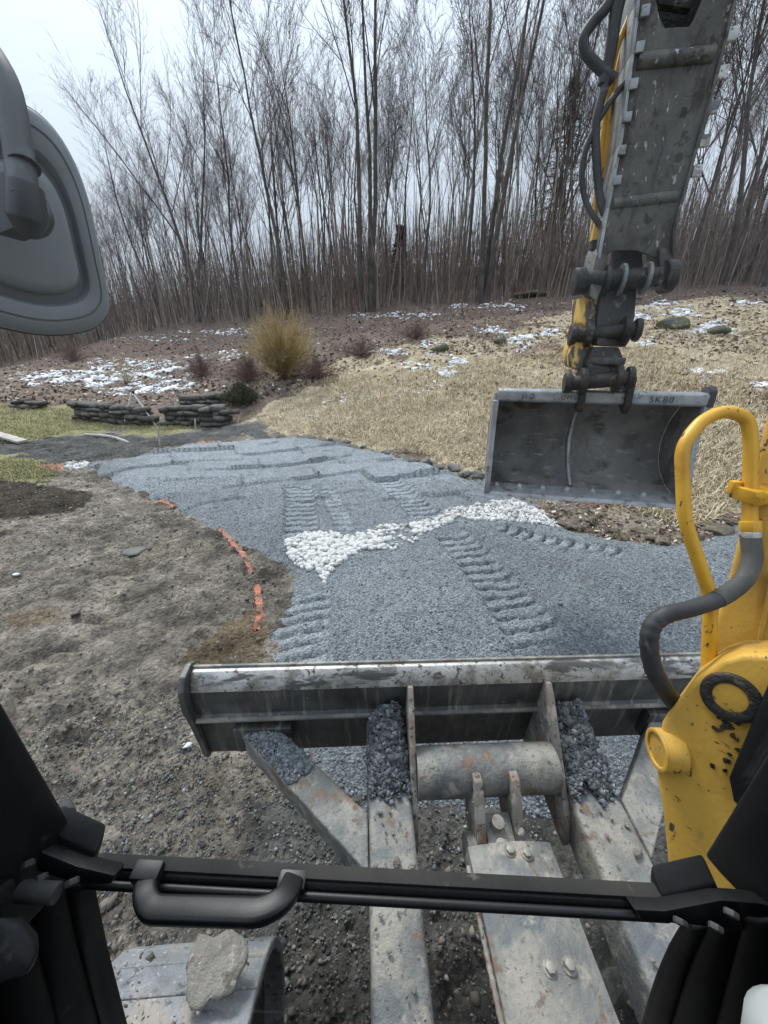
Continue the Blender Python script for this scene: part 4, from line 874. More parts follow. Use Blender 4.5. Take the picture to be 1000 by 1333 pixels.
# ram cover
cv = MB(); A_ = [U(-.185, -.455, -.235), U(.075, -.455, -.235), U(.075, -1.2, -.13), U(-.185, -1.2, -.13)]
arc = []
n_ = 9
for i in range(n_):
    f_ = i / (n_ - 1); a = -.178 + .262 * f_; arc.append((a, .022 * math.sin(math.pi * f_)))
top = [U(a, -.455, -.245 + h) for a, h in arc] + [U(arc[-1][0], -.455, -.33), U(arc[0][0], -.455, -.33)]
cover = cv.prism(top, uf * -.8 + uu_ * .085).build('ram_cover', M['steel'], ex, .005, 2, label='broad steel cover plate over the blade ram'); PINV[cover.name] = Matrix()
for px, py in ((664, 1108), (686, 1112), (716, 1262), (741, 1258)):
    v = Vector(ray(px, py)); # meet the cover's top plane
    p0 = U(-.05, -.455, -.225); nrm = ur.cross((uf * -.8 + uu_ * .085).normalized()).normalized(); tt = (p0 - Vector((0, 0, EYE))).dot(nrm) / v.dot(nrm); c = Vector((0, 0, EYE)) + v * tt; nrm = nrm if nrm.z > 0 else -nrm
    MB().cyl(c - nrm * .01, c + nrm * .014, .0125, 6).build('bolt', M['bolt'], cover, .002); MB().cyl(c - nrm * .01, c + nrm * .004, .018, 16).build('washer', M['rusty'], cover, .001)
P_ = [U(-.183, -.50 - i * .012, -.25 + i * .0013) for i in range(56)]
MB().tube([p + ur * (-.003) + uu_ * -.004 for p in P_], [.006 + .002 * (i % 2) for i in range(56)], 8).build('weld_bead', M['rusty'], cover)
# gravel heaped and mud caked on the arms
def heap(par, a0, a1, b0, b1, c0, hgt, n, name='gravel_heap', big=1.0):
    x_ = RNG.uniform(0, 1, n); y_ = RNG.uniform(0, 1, n)**.9
    y_ = y_ * (.78 + .3 * vnoise(x_ * 5 + a0 * 9, x_ * 0, 3) + .15 * RNG.uniform(-1, 1, n)**3)
    h = hgt * np.clip(1 - y_ * 1.0, 0, 1)**1.15 * np.clip(1 - np.abs(2 * x_ - 1)**2.5, 0, 1)**.6 * (.85 + .4 * vnoise(x_ * 4, y_ * 6, 8))
    P = np.array([list(U(a0 + (a1 - a0) * xx, b0 + (b1 - b0) * yy, c0 + hh)) for xx, yy, hh in zip(x_, y_, h)]); S = RNG.lognormal(-5.05, .4, n) * big
    m1, m2 = 14, 22; gv = []
    for j in range(m2):
        for i in range(m1):
            fx, fy = i / (m1 - 1), j / (m2 - 1); hh = hgt * max(0, 1 - fy * 1.25)**1.15 * max(0, 1 - abs(2 * fx - 1)**2.5)**.6 - .006; gv.append(list(U(a0 + (a1 - a0) * fx, b0 + (b1 - b0) * fy, c0 + hh)))
    i4 = np.arange(m1 * m2).reshape(m2, m1); gf = np.stack([i4[:-1, :-1], i4[:-1, 1:], i4[1:, 1:], i4[1:, :-1]], -1).reshape(-1, 4)
    tri = np.concatenate([gf[:, [0, 1, 2]], gf[:, [0, 2, 3]]])
    V, F = joinvf([(np.array(gv), tri), scatter(OCT, P, S)]); o = link(name, np_mesh(name, V, F, M['chip2']), None); tag(o, kind='stuff'); return o
h1 = heap(armL, -.478, -.334, -.052, -.30, -.268, .15, 4200); tag(h1, 'dark gravel heaped on the left push arm against the blade', 'gravel')
h2_ = heap(armR, .226, .40, -.052, -.34, -.268, .13, 4600); tag(h2_, 'dark gravel heaped on the right push arm against the blade', 'gravel')
# brace heap follows the brace
n = 1500; f_ = RNG.uniform(0, .42, n); s_ = RNG.uniform(.06, .94, n); P = []
for ff, ss in zip(f_, s_):
    a = (-.805 - .155 * ss) * (1 - ff) + (-.484) * ff; b = (-.06 - .01 * ss) * (1 - ff) + (-.34 - .16 * ss) * ff; P.append(list(U(a, b, -.272 + .03 * (1 - ff / .42) * math.sin(math.pi * ss))))
V, F = scatter(OCT, np.array(P), RNG.lognormal(-5.05, .35, n)); h3 = link('gravel_heap', np_mesh('gravel_heap', V, F, M['gravel_stone'])); tag(h3, 'dark gravel lying on the left diagonal brace', 'gravel', kind='stuff')
lumps = []; 
for a0, a1, n in ((-.47, -.345, 60), (.235, .39, 60), (-.16, .06, 12)):
    for _ in range(n):
        b = random.uniform(-1.0, -.28); c = -.268 if a0 != -.16 else -.225 - (b + .455) * .106; lumps.append(list(U(random.uniform(a0, a1), b, c)))
for px, py, s_ in ((522, 1127, 1), (545, 1133, 1), (832, 1112, 1)): lumps.append(list(U(*{522: (-.40, -.478), 545: (-.35, -.485), 832: (.36, -.49)}[px], -.266)))
S = RNG.lognormal(-5.5, .5, len(lumps)); S[-3:] = (.016, .011, .018)
V, F = scatter(ROCKS, np.array(lumps), S[:, None] * np.array([[1.3, 1, .5]]), .2); tag(link('mud_crumbs', np_mesh('mud_crumbs', V, F, M['mud'])), 'dried mud crumbs stuck on the push arms', 'mud', kind='stuff')

# tracks (level, under the machine)
tf = Vector((uf.x, uf.y, 0)).normalized(); trr = Vector((tf.y, -tf.x, 0))
T0 = WZ(345, 1200, .74); 
def track(inner, sgn):
    """inner: point on the inner top front edge; sgn -1 the track lies to the left of it"""
    t = empty('track_tmp', (inner.x, inner.y, 0)); t.name = 'track'; PINV[t.name] = PINV['excavator']; t.parent = ex; t.matrix_parent_inverse = PINV['excavator']
    inv = Matrix.Translation(-Vector((inner.x, inner.y, 0))); PINV[t.name] = inv
    wd, Ln, Rr = .46, 2.9, .36; ctr = Vector((inner.x, inner.y, .385)) + trr * sgn * wd / 2 - tf * .30
    path = []; 
    for k in range(13): a = math.pi / 2 - math.pi * k / 12; path.append((Rr * math.cos(a) - .0, Rr * math.sin(a)))
    for k in range(1, 15): path.append((-Ln * k / 15, -Rr))
    for k in range(13): a = -math.pi / 2 - math.pi * k / 12; path.append((-Ln + Rr * math.cos(a), Rr * math.sin(a)))
    for k in range(1, 15): path.append((-Ln + Ln * k / 15, Rr))
    m = len(path)
    bm_ = MB(); bm_.prism([ctr + tf * (b * .94) + Vector((0, 0, c * .93)) - trr * wd * .36 for b, c in path], trr * wd * .72); bm_.build('track_frame', M['track_dark'], t)
    for k in range(m):
        b0, c0 = path[k]; b1, c1 = path[(k + 1) % m]; mid = ctr + tf * (b0 + b1) / 2 + Vector((0, 0, (c0 + c1) / 2)); d = (tf * (b1 - b0) + Vector((0, 0, c1 - c0))); L_ = d.length; d.normalize(); nn = d.cross(trr).normalized()
        if nn.dot(mid - (ctr - tf * Ln / 2)) < 0: nn = -nn
        MB().box(mid - nn * .004, d * (L_ * .485), trr * wd / 2, nn * .014).build('shoe', M['track'], t, .004, 1)
    return t
trk = track(T0, -1); trk2 = track(T0 + trr * 1.42, 1)
ub = MB(); cc = T0 + trr * .71; cc.z = .55; ub.box(cc - tf * 1.3, trr * .55, tf * .9, (0, 0, .2)); ub.build('undercarriage', M['track_dark'], ex, .03)
# mud cake on the left track
v, f = BOULD[1]; mk = link('mud_cake', np_mesh('mud_cake', v * np.array([.075, .085, .012]) * (1 + .5 * (vnoise(v[:, 0] * 2.5 + 3, v[:, 1] * 2.5, 5) - .5))[:, None], f, M['mud'], True)); mk.location = WZ(283, 1252, .765); mk.rotation_euler = (0, 0, .5); tag(mk, 'pale dried mud cake lying on the left track', 'mud')
n = 900; q = np.array([list(T0 - tf * random.uniform(-.02, .8) - trr * random.uniform(.02, .44)) for _ in range(n)]); q = q[fbm(q[:, 0] * 7, q[:, 1] * 7, 3, 5) > -.1]; q[:, 2] = .757
V, F = scatter(OCT, q, RNG.lognormal(-5.6, .5, (len(q), 1)) * np.array([[1.2, 1, .6]])); tag(link('track_grit', np_mesh('track_grit', V, F, M['clod'])), 'grey grit lying on top of the left track', 'grit', kind='stuff')

# ------------------------------------------------------------------ boom foot, boom, pipe and hose on the right
def onplane(px, py, P0, n_):
    v = Vector(ray(px, py)); o = Vector((0, 0, EYE)); return o + v * ((P0 - o).dot(n_) / v.dot(n_))
bn = Vector((-.72, -.62, .30)).normalized()
K0 = W(920, 960, .86)
KP = [(904, 884), (938, 861), (966, 852), (1000, 853), (1040, 880), (1070, 960), (1060, 1060), (990, 1130), (930, 1185), (874, 1190), (868, 1110), (862, 1050), (855, 1012), (861, 942)]
foot = MB().prism([onplane(a, b, K0, bn) for a, b in KP], bn * -.16).build('boom_bracket', M['yellow'], ex, .012, 3, label='chipped yellow boom bracket right of the cab'); PINV[foot.name] = Matrix()
c = onplane(860, 976, K0, bn); axb = Vector((-.95, .10, -.06)).normalized()
MB().cyl(c - axb * .04, c + axb * .006, .047, 28).build('pin_cap', M['yellow'], foot, .006)
MB().ring(c + axb * .003, axb, .036, .047, .008).build('pin_rim', M['yellow'], foot, .004)
c = onplane(951, 907, K0, bn); MB().ring(c - bn * .01, bn, .030, .052, .022).build('grease_ring', M['grease'], foot, .006)
MB().cyl(c - bn * .02, c + bn * .008, .031, 24).build('pin_head', M['yellow'], foot, .004)
dk = [(1000, 890), (958, 990), (950, 1010), (956, 1040), (985, 1060), (1070, 1000), (1070, 880)]
MB().prism([onplane(a, b, K0 + bn * .004, bn) for a, b in dk], bn * .012).build('wear_plate', M['cab_rail'], foot, .003)
for k in range(26):
    px = 945 + random.gauss(0, 14); py = 975 + random.gauss(0, 25); q = onplane(px, py, K0 + bn * .001, bn)
    if k < 14: px = random.gauss(952, 12); py = random.gauss(940, 7); q = onplane(px, py, K0 + bn * .001, bn)
    if 925 < px < 965 and py < 1020:
        u_ = bn.orthogonal().normalized(); v_ = bn.cross(u_); MB().hull([q + (u_ * math.cos(a) + v_ * math.sin(a)) * random.uniform(.002, .007) + bn * h for a in [i * 1.05 for i in range(6)] for h in (0, .003)]).build('grease_fleck', M['grease'], foot)
B0 = W(940, 800, 1.0)
BP = [(902, 930), (908, 893), (931, 812), (952, 740), (970, 662), (988, 590), (1001, 530), (1040, 400), (1110, 250), (1210, 300), (1180, 520), (1120, 700), (1080, 900)]
boom = MB().prism([onplane(a, b, B0, bn) for a, b in BP], bn * -.20).build('boom', M['yellow'], ex, .01, 3, label='tall yellow boom rising at right edge'); PINV[boom.name] = Matrix()
MB().prism([onplane(a, b, B0 + bn * .001, bn) for a, b in ((1003, 745), (1009, 750), (987, 862), (980, 860))], bn * .012).build('edge_flange', M['yellow'], boom, .003)
# pipe loop
pp = [(921, 900, .95), (925, 790, .95), (923, 770, .95), (891, 678, .95), (887, 580, .95), (915, 546, .95), (944, 534, .95), (974, 544, .95), (978, 575, .95), (976, 700, .95)]
pth = bent([W(*q) for q in pp], .045, 6); rd = .0155
pipe = MB().tube(pth, rd, 16).build('hydraulic_pipe', M['yellow_tube'], ex, label='bent yellow steel pipe loop'); PINV[pipe.name] = Matrix()
cl = W(976, 643, .95); MB().box(cl + Vector((.012, .0, 0)), (.034, .012, 0), (-.012, .03, 0), (0, 0, .016)).build('pipe_clamp', M['yellow_tube'], pipe, .004)
MB().cyl(W(992, 645, .93), W(992, 645, .905), .011, 6).build('bolt', M['yellow_tube'], pipe, .002)
MB().box(W(956, 634, .965), (.012, 0, 0), (0, .008, 0), (0, 0, .016)).build('clamp_lug', M['yellow_tube'], pipe, .003)
MB().cyl(W(976, 678, .95), W(977, 692, .95), .023, 6).build('pipe_nut', M['yellow_tube'], pipe, .003)
MB().cyl(W(977, 692, .95), W(977.5, 700, .95), .022, 20).build('hose_ferrule', M['bright_steel'], pipe, .002)
hp = [(977, 700, .95), (979, 728, .945), (968, 755, .94), (938, 778, .93), (900, 792, .92), (868, 800, .92), (850, 814, .92), (845, 838, .92), (850, 868, .93), (862, 892, .94), (884, 925, .96), (900, 960, 1.0)]
hh_ = catmull([W(*q) for q in hp], 8); nh = len(hh_)
hose = MB().tube(hh_[:26], .0205, 18).build('hose', M['sleeve'], ex, label='thick black hydraulic hose curling below the pipe'); PINV[hose.name] = Matrix()
MB().tube(hh_[20:], [.0195 + (.0012 if i > 18 and i % 4 < 2 else 0) for i in range(nh - 20)], 18).build('hose_sleeve', M['rubber'], hose)

# ------------------------------------------------------------------ stick, linkage and bucket
sw = Vector((math.cos(R(12)), -math.sin(R(12)), 0))            # width direction of stick and bucket: right end nearer
Sb = W(826, 345, 2.62); St = W(893, 0, 2.12); sa = (St - Sb).normalized(); sw2 = (sw - sa * sw.dot(sa)).normalized(); sn = sw2.cross(sa).normalized()
if sn.y > 0: sn = -sn                                          # sn faces the cab
def onS(px, py, off=0.0): return onplane(px, py, Sb + sn * off, sn)
# underside plate with a cut-out at the top
sp_ = [(776, 336), (786, 334), (800, 326), (830, 326), (850, 334), (868, 336), (876, 300), (906, 190), (932, 95), (955, 0), (985, -130), (965, -150), (940, -60), (905, 22), (898, 34), (866, 36), (858, 20), (848, -40), (850, -130), (845, -130), (829, 0), (822, 70), (806, 190), (790, 270)]
stick = MB().prism([onS(a, b) for a, b in sp_], sn * -.03).build('stick', M['stick_steel'], ex, .006, label='dirty grey stick plate facing the cab'); PINV[stick.name] = Matrix()
# side plates and rear plate
for pts, nm in (([(772, 372), (790, 270), (806, 190), (822, 70), (829, 0), (845, -130)], 'side_plate'), ([(876, 360), (876, 300), (906, 190), (932, 95), (955, 0), (985, -130)], 'side_plate')):
    m = MB(); a = [onS(x_, y_, .018) for x_, y_ in pts]; wv = sw2 * .018
    lft = pts[0][0] < 800
    for i in range(len(a) - 1):
        dp = [.16 if i == 0 else .40, .40]
        m.hull([q + s for q, dd in ((a[i], dp[0]), (a[i + 1], dp[1])) for s in (Vector(), wv, -sn * dd, wv - sn * dd)])
    m.build(nm, M['bucket_edge'] if lft else M['stick_steel'], stick, .004, label='pale bare steel left edge of the stick' if lft else None)
rear = MB(); rear.prism([onS(a, b, -.37) for a, b in [(800, 300), (862, 300), (896, 190), (925, 70), (945, -130), (855, -130), (838, 0), (812, 190)]], sn * -.02); rear.build('rear_plate', M['grease'], stick, .004)
for y_, xa, xb, r_ in ((78, 826, 931, .042), (262, 794, 884, .034)):
    MB().cyl(onS(xa + 3, y_ + 4, -.012), onS(xb - 3, y_ - 6, -.012), r_, 20).build('cross_ridge', M['stick_steel'], stick, .004)
for q in ((950, 45), (937, 95), (925, 140), (914, 184), (904, 223)): MB().box(onS(q[0] + 1, q[1], .0) + sw2 * .01, sw2 * .026, sa * .03, sn * .012).build('spacer_tab', M['bright_steel'], stick, .004)
for q in ((837, 15), (830, 62), (822, 110), (814, 153), (807, 196), (801, 235)): MB().box(onS(q[0], q[1], .022) + sw2 * .012, sw2 * .022, sa * .024, sn * .010).build('spacer_tab', M['bucket_edge'], stick, .004)
MB().prism([onS(a, b, -.1) for a, b in ((852, -130), (856, 5), (900, 12), (935, -60), (950, -130))], sn * -.06).build('ram_body', M['grease'], stick, .02)
# yellow left flank strip, hard pipes and hoses beside the stick
yl = [(829, 0), (822, 0), (806, 70), (790, 140), (778, 210), (772, 285), (768, 300), (780, 300), (792, 240), (806, 160), (820, 70)]
m = MB(); m.prism([onS(a, b, -.22) for a, b in yl], sn * -.03 ); m.build('yellow_flank', M['worn_yellow'], stick, .006, label='worn yellow painted flank of the stick')
MB().tube(catmull([onS(a, b, -.15) for a, b in ((842, -120), (826, 0), (800, 75), (786, 170), (778, 240), (774, 282))], 5), .017, 12).build('hydraulic_pipe', M['yellow_tube'], stick)
for pts, r_ in (([(800, -60), (794, 0), (770, 32), (760, 50), (764, 70), (778, 86), (800, 104)], .03), ([(826, -60), (806, 10), (798, 60), (788, 110), (776, 160), (777, 215), (782, 262), (794, 290)], .026), ([(828, 92), (800, 125), (775, 165), (760, 205), (758, 240), (765, 268), (779, 290), (790, 300)], .018), ([(812, -60), (800, 20), (793, 70), (784, 110)], .028)):
    MB().tube(catmull([onS(a, b, -.06) for a, b in pts], 7), r_, 14).build('stick_hose', M['rubber'], stick)
MB().box(onS(776, 303, -.12), sw2 * .03, sa * .05, sn * .05).build('hose_bracket', M['worn_yellow'], stick, .006)
MB().box(onS(774, 318, -.12), sw2 * .025, sa * .035, sn * .04).build('hose_clip', M['grease'], stick, .006)
# lower pin and ears
def hz(px, py, d): return W(px, py, d)
def pin(parent, px0, px1, py0, py1, r_, d, mat='grease', name='pin'):
    return MB().cyl(W(px0, py0, d + .06), W(px1, py1, d - .05), r_, 24).build(name, M[mat], parent, .006)
link_ = MB().tube([W(757, 366, 2.68), W(872, 360, 2.58)], .062, 24).build('stick_pin', M['grease'], ex, .006, label='greasy black pivot pin at the stick end'); PINV[link_.name] = Matrix()
for px, w_ in ((752, .05), (868, .05)): MB().cyl(W(px - 6, 367 - (px > 800) * 6, 2.68 - (px > 800) * .1), W(px + 8, 366 - (px > 800) * 6, 2.67 - (px > 800) * .1), .085 if px < 800 else .1, 20).build('pin_collar', M['grease'], link_, .01)
for px in (786, 806, 838): MB().ring(W(px, 366 - (px - 786) * .06, 2.65 - (px - 786) * .001), sw, .060, .098, .022).build('bushing', M['steel'] if px > 800 else M['grease'], link_, .004)
for pts, d0, mat in (([(783, 318), (794, 318), (788, 345), (784, 375), (776, 392), (768, 385), (770, 360), (776, 335)], 2.63, 'stick_steel'), ([(858, 325), (872, 318), (880, 300), (878, 345), (874, 372), (866, 380), (858, 374), (860, 350)], 2.55, 'grease')):
    MB().prism([W(a, b, d0) for a, b in pts], Vector((.0, .16, .03))).build('stick_ear', M[mat], link_, .006)
MB().prism([W(a, b, 2.68) for a, b in ((806, 324), (836, 326), (838, 360), (808, 362))], (0, .1, 0)).build('stick_nose', M['grease'], link_, .006)
rod = MB().prism([W(a, b, 2.66) for a, b in ((786, 372), (830, 370), (827, 412), (822, 440), (815, 452), (778, 450), (776, 430), (780, 395))], (0.02, .2, 0)).build('linkage', M['grease'], ex, .012, label='black and yellow bucket linkage'); PINV[rod.name] = Matrix()
MB().prism([W(a, b, 2.70) for a, b in ((758, 388), (782, 386), (778, 425), (764, 428), (757, 420))], (0, .16, 0)).build('link_bar', M['worn_yellow'], rod, .006)
for y_, xa, xb, r_ in ((432, 742, 828, .05), (494, 735, 818, .05)):
    MB().tube([W(xa, y_ + 6, 2.74), W(xb, y_ - 2, 2.62)], r_, 20).build('link_pin', M['grease'], rod, .006)
    for px in (xa + 2, xa + 22, xb - 16, xb): MB().cyl(W(px - 3, y_ + 4 - (px - xa) * .08, 2.735 - (px - xa) * .0013), W(px + 6, y_ + 4 - (px - xa) * .08, 2.725 - (px - xa) * .0013), .092 if px in (xa + 22, xb - 16) else .072, 18).build('link_collar', M['grease'], rod, .012)
MB().prism([W(a, b, 2.72) for a, b in ((748, 442), (772, 446), (776, 470), (762, 484), (746, 478), (742, 462))], (0, .14, 0)).build('coupler_cheek', M['worn_yellow'], rod, .01)
MB().prism([W(a, b, 2.66) for a, b in ((772, 452), (806, 452), (812, 466), (808, 490), (768, 492), (764, 474))], (0, .18, 0)).build('coupler', M['grease'], rod, .01)
MB().box(W(790, 470, 2.65), sw * .11, Vector((0, .02, 0)), (0, 0, .022)).build('coupler_bar', M['blade_steel'], rod, .006)
# bucket
bk = empty('bucket_tmp', (0, 0, 0)); bk.name = 'bucket'; bk.parent = ex; bk.matrix_parent_inverse = PINV['excavator']; PINV[bk.name] = Matrix(); bk['label'] = 'wide smooth lipped steel grading bucket'
bc = W(775.5, 514, 2.80); bq = Vector((-sw.y, sw.x, 0)) * -1     # bq horizontal, towards the cab
if bq.y > 0: bq = -bq
def BK(a, q, z): return bc + sw * a + bq * q + Vector((0, 0, z))
HW = .69
shell = [(.02, .0), (-.06, -.02), (-.26, -.10), (-.37, -.25), (-.40, -.42), (-.33, -.58), (-.15, -.69), (.06, -.725), (.13, -.735)]
sh = [(v.x, v.y) for v in catmull([Vector((a, b, 0)) for a, b in shell], 4)]
m = MB(); outl = sh + [(a - .02 * (1 if b > -.6 else .4), b - .02 * (1 if b < -.3 else -.3)) for a, b in reversed(sh)]
m.prism([BK(-HW, a, b) for a, b in outl], sw * (2 * HW)); m.build('shell', M['bucket'], bk, 0)
MB().prism([BK(-HW, a, b) for a, b in ((.05, .035), (.07, .02), (.07, -.045), (.05, -.06), (-.03, -.05), (-.05, .03))], sw * (2 * HW + .02)).build('top_bar', M['bucket_edge'], bk, .008)
for s_ in (-1, 1):
    spf = sh + [(.165, -.74), (.14, -.6), (.07, -.4), (.04, -.2), (.05, -.06)]
    a0 = HW if s_ > 0 else -HW - .02
    MB().prism([BK(a0, a, b) for a, b in spf], sw * .02).build('side_plate', M['bucket'], bk, .003)
    ed = [(.05, -.05), (.04, -.2), (.07, -.4), (.14, -.6), (.165, -.75)]
    MB().tube([BK(a0 + .01, a + .004, b) for a, b in ed], 1, sec=[(-.016, -.02), (.016, -.02), (.016, .02), (-.016, .02)], up=(0, -1, 0)).build('side_edge', M['bucket_edge'], bk, .004)
MB().prism([BK(-HW - .03, a, b) for a, b in ((.02, -.712), (.165, -.742), (.185, -.768), (.17, -.772), (.02, -.75))], sw * (2 * HW + .06)).build('cutting_edge', M['bucket_edge'], bk, .004)
for k in range(7):
    a = -.62 + k * .18 + (.0 if k < 4 else .01); c = BK(a, .06, -.715); MB().tube([c + Vector((0, 0, -.02)), c + Vector((0, 0, .004)) + bq * .004, c + Vector((0, 0, .016)) + bq * .01], [.028, .026, .012], 12).build('edge_bolt', M['bucket_edge'], bk)
rib = [(-.08, -.03), (-.24, -.13), (-.34, -.27), (-.36, -.42), (-.27, -.56), (-.12, -.66), (.01, -.705)]
ribi = [(a + .085 * math.sin(math.pi * min(1, max(0.08, (i + .2) / 6.4))), b + .02) for i, (a, b) in enumerate(rib)]
MB().prism([BK(-.06, a, b) for a, b in rib + list(reversed(ribi))], sw * .02).build('centre_rib', M['bucket_edge'], bk, .004)
for px in (752, 806):
    MB().prism([BK((px - 775.5) / 500 * 2.8, a, b) for a, b in ((.10, .02), (.09, .13), (.02, .17), (-.14, .15), (-.16, .0), (-.05, -.06), (.08, -.12), (.11, -.06))], sw * .045).build('hanger_ear', M['grease'], bk, .01)
MB().prism([BK(HW - .0, a, b) for a, b in ((.07, .05), (.03, .08), (-.06, .06), (-.06, -.05), (.075, -.06))], sw * .045).build('corner_lug', M['track_dark'], bk, .01)
MB().hull([BK(-.44 + .10 * math.cos(a), -.255 - .05 * math.sin(a) + (.006 if h else .0), -.115 + .035 * math.sin(a) + h) for a in [i * .6 for i in range(11)] for h in (0, .002)]).build('rust_stain', M['rusty'], bk)
def lettering(txt, a, size, z, jig=0):
    cu = bpy.data.curves.new('lettering', 'FONT'); cu.body = txt; cu.size = size; cu.extrude = .0015; cu.offset = -.0012; cu.space_character = 1.25
    tmp = bpy.data.objects.new('tmp', cu); col.objects.link(tmp); bpy.context.view_layer.update(); dg = bpy.context.evaluated_depsgraph_get()
    me = bpy.data.meshes.new_from_object(tmp.evaluated_get(dg)); bpy.data.objects.remove(tmp); me.materials.clear(); me.materials.append(M['ink'])
    o = bpy.data.objects.new('lettering', me); col.objects.link(o); o.parent = bk; o.matrix_parent_inverse = Matrix()
    X = sw; Z = -Vector((0, 0, 0)); yv = Vector((0, 0, 1)); n_ = X.cross(yv); mtx = Matrix((X, yv, n_)).transposed().to_4x4(); mtx.translation = BK(a, .0725, z); o.matrix_local = PINV['excavator'] @ mtx if False else mtx
    o['label'] = 'hand written marker text ' + txt; return o
PARENTFIX = []
PARENTFIX.append(lettering('SK80', .33, .062, -.034)); PARENTFIX.append(lettering('H\u00d8', -.52, .055, -.034)); PARENTFIX.append(lettering('UMBK', -.25, .05, -.032))

# ------------------------------------------------------------------ cab: pillars, rails, handle, trims, glass, roof
bl = W(112, 1128, .57); br = W(868, 1170, .545); bd = (br - bl).normalized(); bf = Vector((-bd.y, bd.x, 0)).normalized()
rail = MB().tube([bl - bd * .03, br + bd * .03], .8, sec=[(-.010, -.012), (-.004, -.0165), (.006, -.0165), (.0115, -.011), (.0115, .011), (.006, .0165), (-.004, .0165), (-.010, .012)], up=(0, 0, 1)).build('window_rail', M['cab_rail'], ex, .0015, label='black lower rail of the front window'); PINV[rail.name] = Matrix()
MB().box((bl + br) / 2 + Vector((0, .0, .0118)) + bf * .003, (br - bl) * .5, bf * .0085, (0, 0, .0026)).build('seal_strip', M['seal'], rail, .001)
MB().tube([bl + bd * .01 - bf * .018 + Vector((0, 0, -.003)), br - bd * .01 - bf * .018 + Vector((0, 0, -.003))], .0065, 10).build('rail_bead', M['handle'], rail)
# handle
hsec = [(math.copysign(abs(math.cos(a))**.5, math.cos(a)) * .0095, math.copysign(abs(math.sin(a))**.5, math.sin(a)) * .015) for a in [i * math.pi / 8 for i in range(16)]]
hq = bent([W(196, 1138, .557), W(187, 1162, .53), W(196, 1184, .515), W(340, 1188, .505), W(372, 1170, .52), W(382, 1146, .55)], .028, 6)
hd = MB().tube(hq, [1.0] * len(hq), sec=hsec, up=(0, 0, 1)).build('grab_handle', M['handle'], ex, .002, label='black plastic grab handle under the window rail', angle=60); PINV[hd.name] = Matrix()
for a, b in ((193, 1136), (381, 1148)): MB().box(W(a, b, .553), bd * .02, bf * .012, (0, 0, .010)).build('handle_mount', M['handle'], hd, .004)
# pillars
YW = .31
def pillar(x0, side):
    z0, z1 = 1.57, 2.72; m = MB(); s = side
    m.prism([Vector((x0, YW + .018, z0)), Vector((x0 + s * .05, YW + .03, z0)), Vector((x0 + s * .10, YW + .0, z0)), Vector((x0 + s * .10, YW - .10, z0)), Vector((x0 + s * .045, YW - .10, z0)), Vector((x0 + s * .006, YW - .005, z0))], (0, 0, z1 - z0))
    o = m.build('cab_pillar', M['cab_rail'], ex, .006, 3, label='black cab pillar beside the front window'); PINV[o.name] = Matrix()
    MB().box(Vector((x0 + s * .018, YW - .035, (z0 + z1) / 2 + .3)), (.011, 0, 0), (0, .012, 0), (0, 0, .55)).build('pillar_seal', M['cab_black'], o, .004)
    return o
pl = pillar(-.458, -1); prr = pillar(.497, 1)
MB().cyl(W(88, 1062, .63), W(84, 1050, .66), .012, 14).build('washer_nozzle', M['track_dark'], pl, .003)
# corner brackets with bolts
def bracket(pts, d, par, bolts, off):
    o = MB().prism([W(a, b, d) for a, b in pts], off).build('corner_bracket', M['cab_rail'], par, .004); 
    for a, b in bolts: MB().cyl(W(a, b - 3, d - .012), W(a, b + 6, d - .016), .0085, 6).build('bolt', M['track_dark'], par, .0015)
bracket([(52, 1092), (66, 1082), (124, 1110), (118, 1138), (50, 1112)], .545, pl, [], (0, .03, .01))
bracket([(-40, 1096), (20, 1092), (60, 1112), (100, 1128), (150, 1140), (144, 1152), (100, 1152), (40, 1132), (-40, 1120)], .525, pl, [(36, 1124), (53, 1142), (94, 1147)], (0, .02, -.012))
bracket([(862, 1166), (932, 1150), (940, 1168), (870, 1188), (860, 1186)], .535, prr, [], (0, .03, .01))
bracket([(826, 1184), (866, 1186), (940, 1172), (990, 1176), (1050, 1190), (1050, 1215), (960, 1212), (900, 1205), (836, 1200)], .515, prr, [(886, 1199), (932, 1206), (952, 1188)], (0, .02, -.012))
def trim(A, B, name, ridges, amp, par):
    """folded rubber side trim between two edges"""
    A = catmull([W(*q) for q in A], 6); B = catmull([W(*q) for q in B], 6); n_ = len(A); m = MB(); g = []
    for i in range(n_):
        row = []
        for j in range(41):
            f_ = j / 40; p = A[i].lerp(B[i], f_); nrm = (B[i] - A[i]).cross(A[min(i + 1, n_ - 1)] - A[max(i - 1, 0)]).normalized()
            if nrm.y > 0: nrm = -nrm
            row.append(m.bm.verts.new(p + nrm * amp * (abs(math.sin(math.pi * ridges * f_**.8))**.6) * min(1, f_ * 12)))
        g.append(row)
    for i in range(n_ - 1):
        for j in range(40): m.bm.faces.new((g[i][j], g[i][j + 1], g[i + 1][j + 1], g[i + 1][j]))
    o = m.build(name, M['cab_black'], par, 0); md = o.modifiers.new('thick', 'SOLIDIFY'); md.thickness = .006; md.offset = 1; return o
trim([(120, 1142, .60), (130, 1190, .64), (142, 1250, .69), (166, 1345, .76)], [(-120, 1120, .46), (-120, 1200, .48), (-100, 1300, .5), (-80, 1420, .52)], 'side_trim', 4, .009, pl)
trim([(892, 1196, .58), (872, 1230, .62), (852, 1280, .67), (832, 1350, .74)], [(1100, 1170, .44), (1110, 1230, .46), (1110, 1320, .48), (1100, 1420, .5)], 'side_trim', 4, .009, prr)
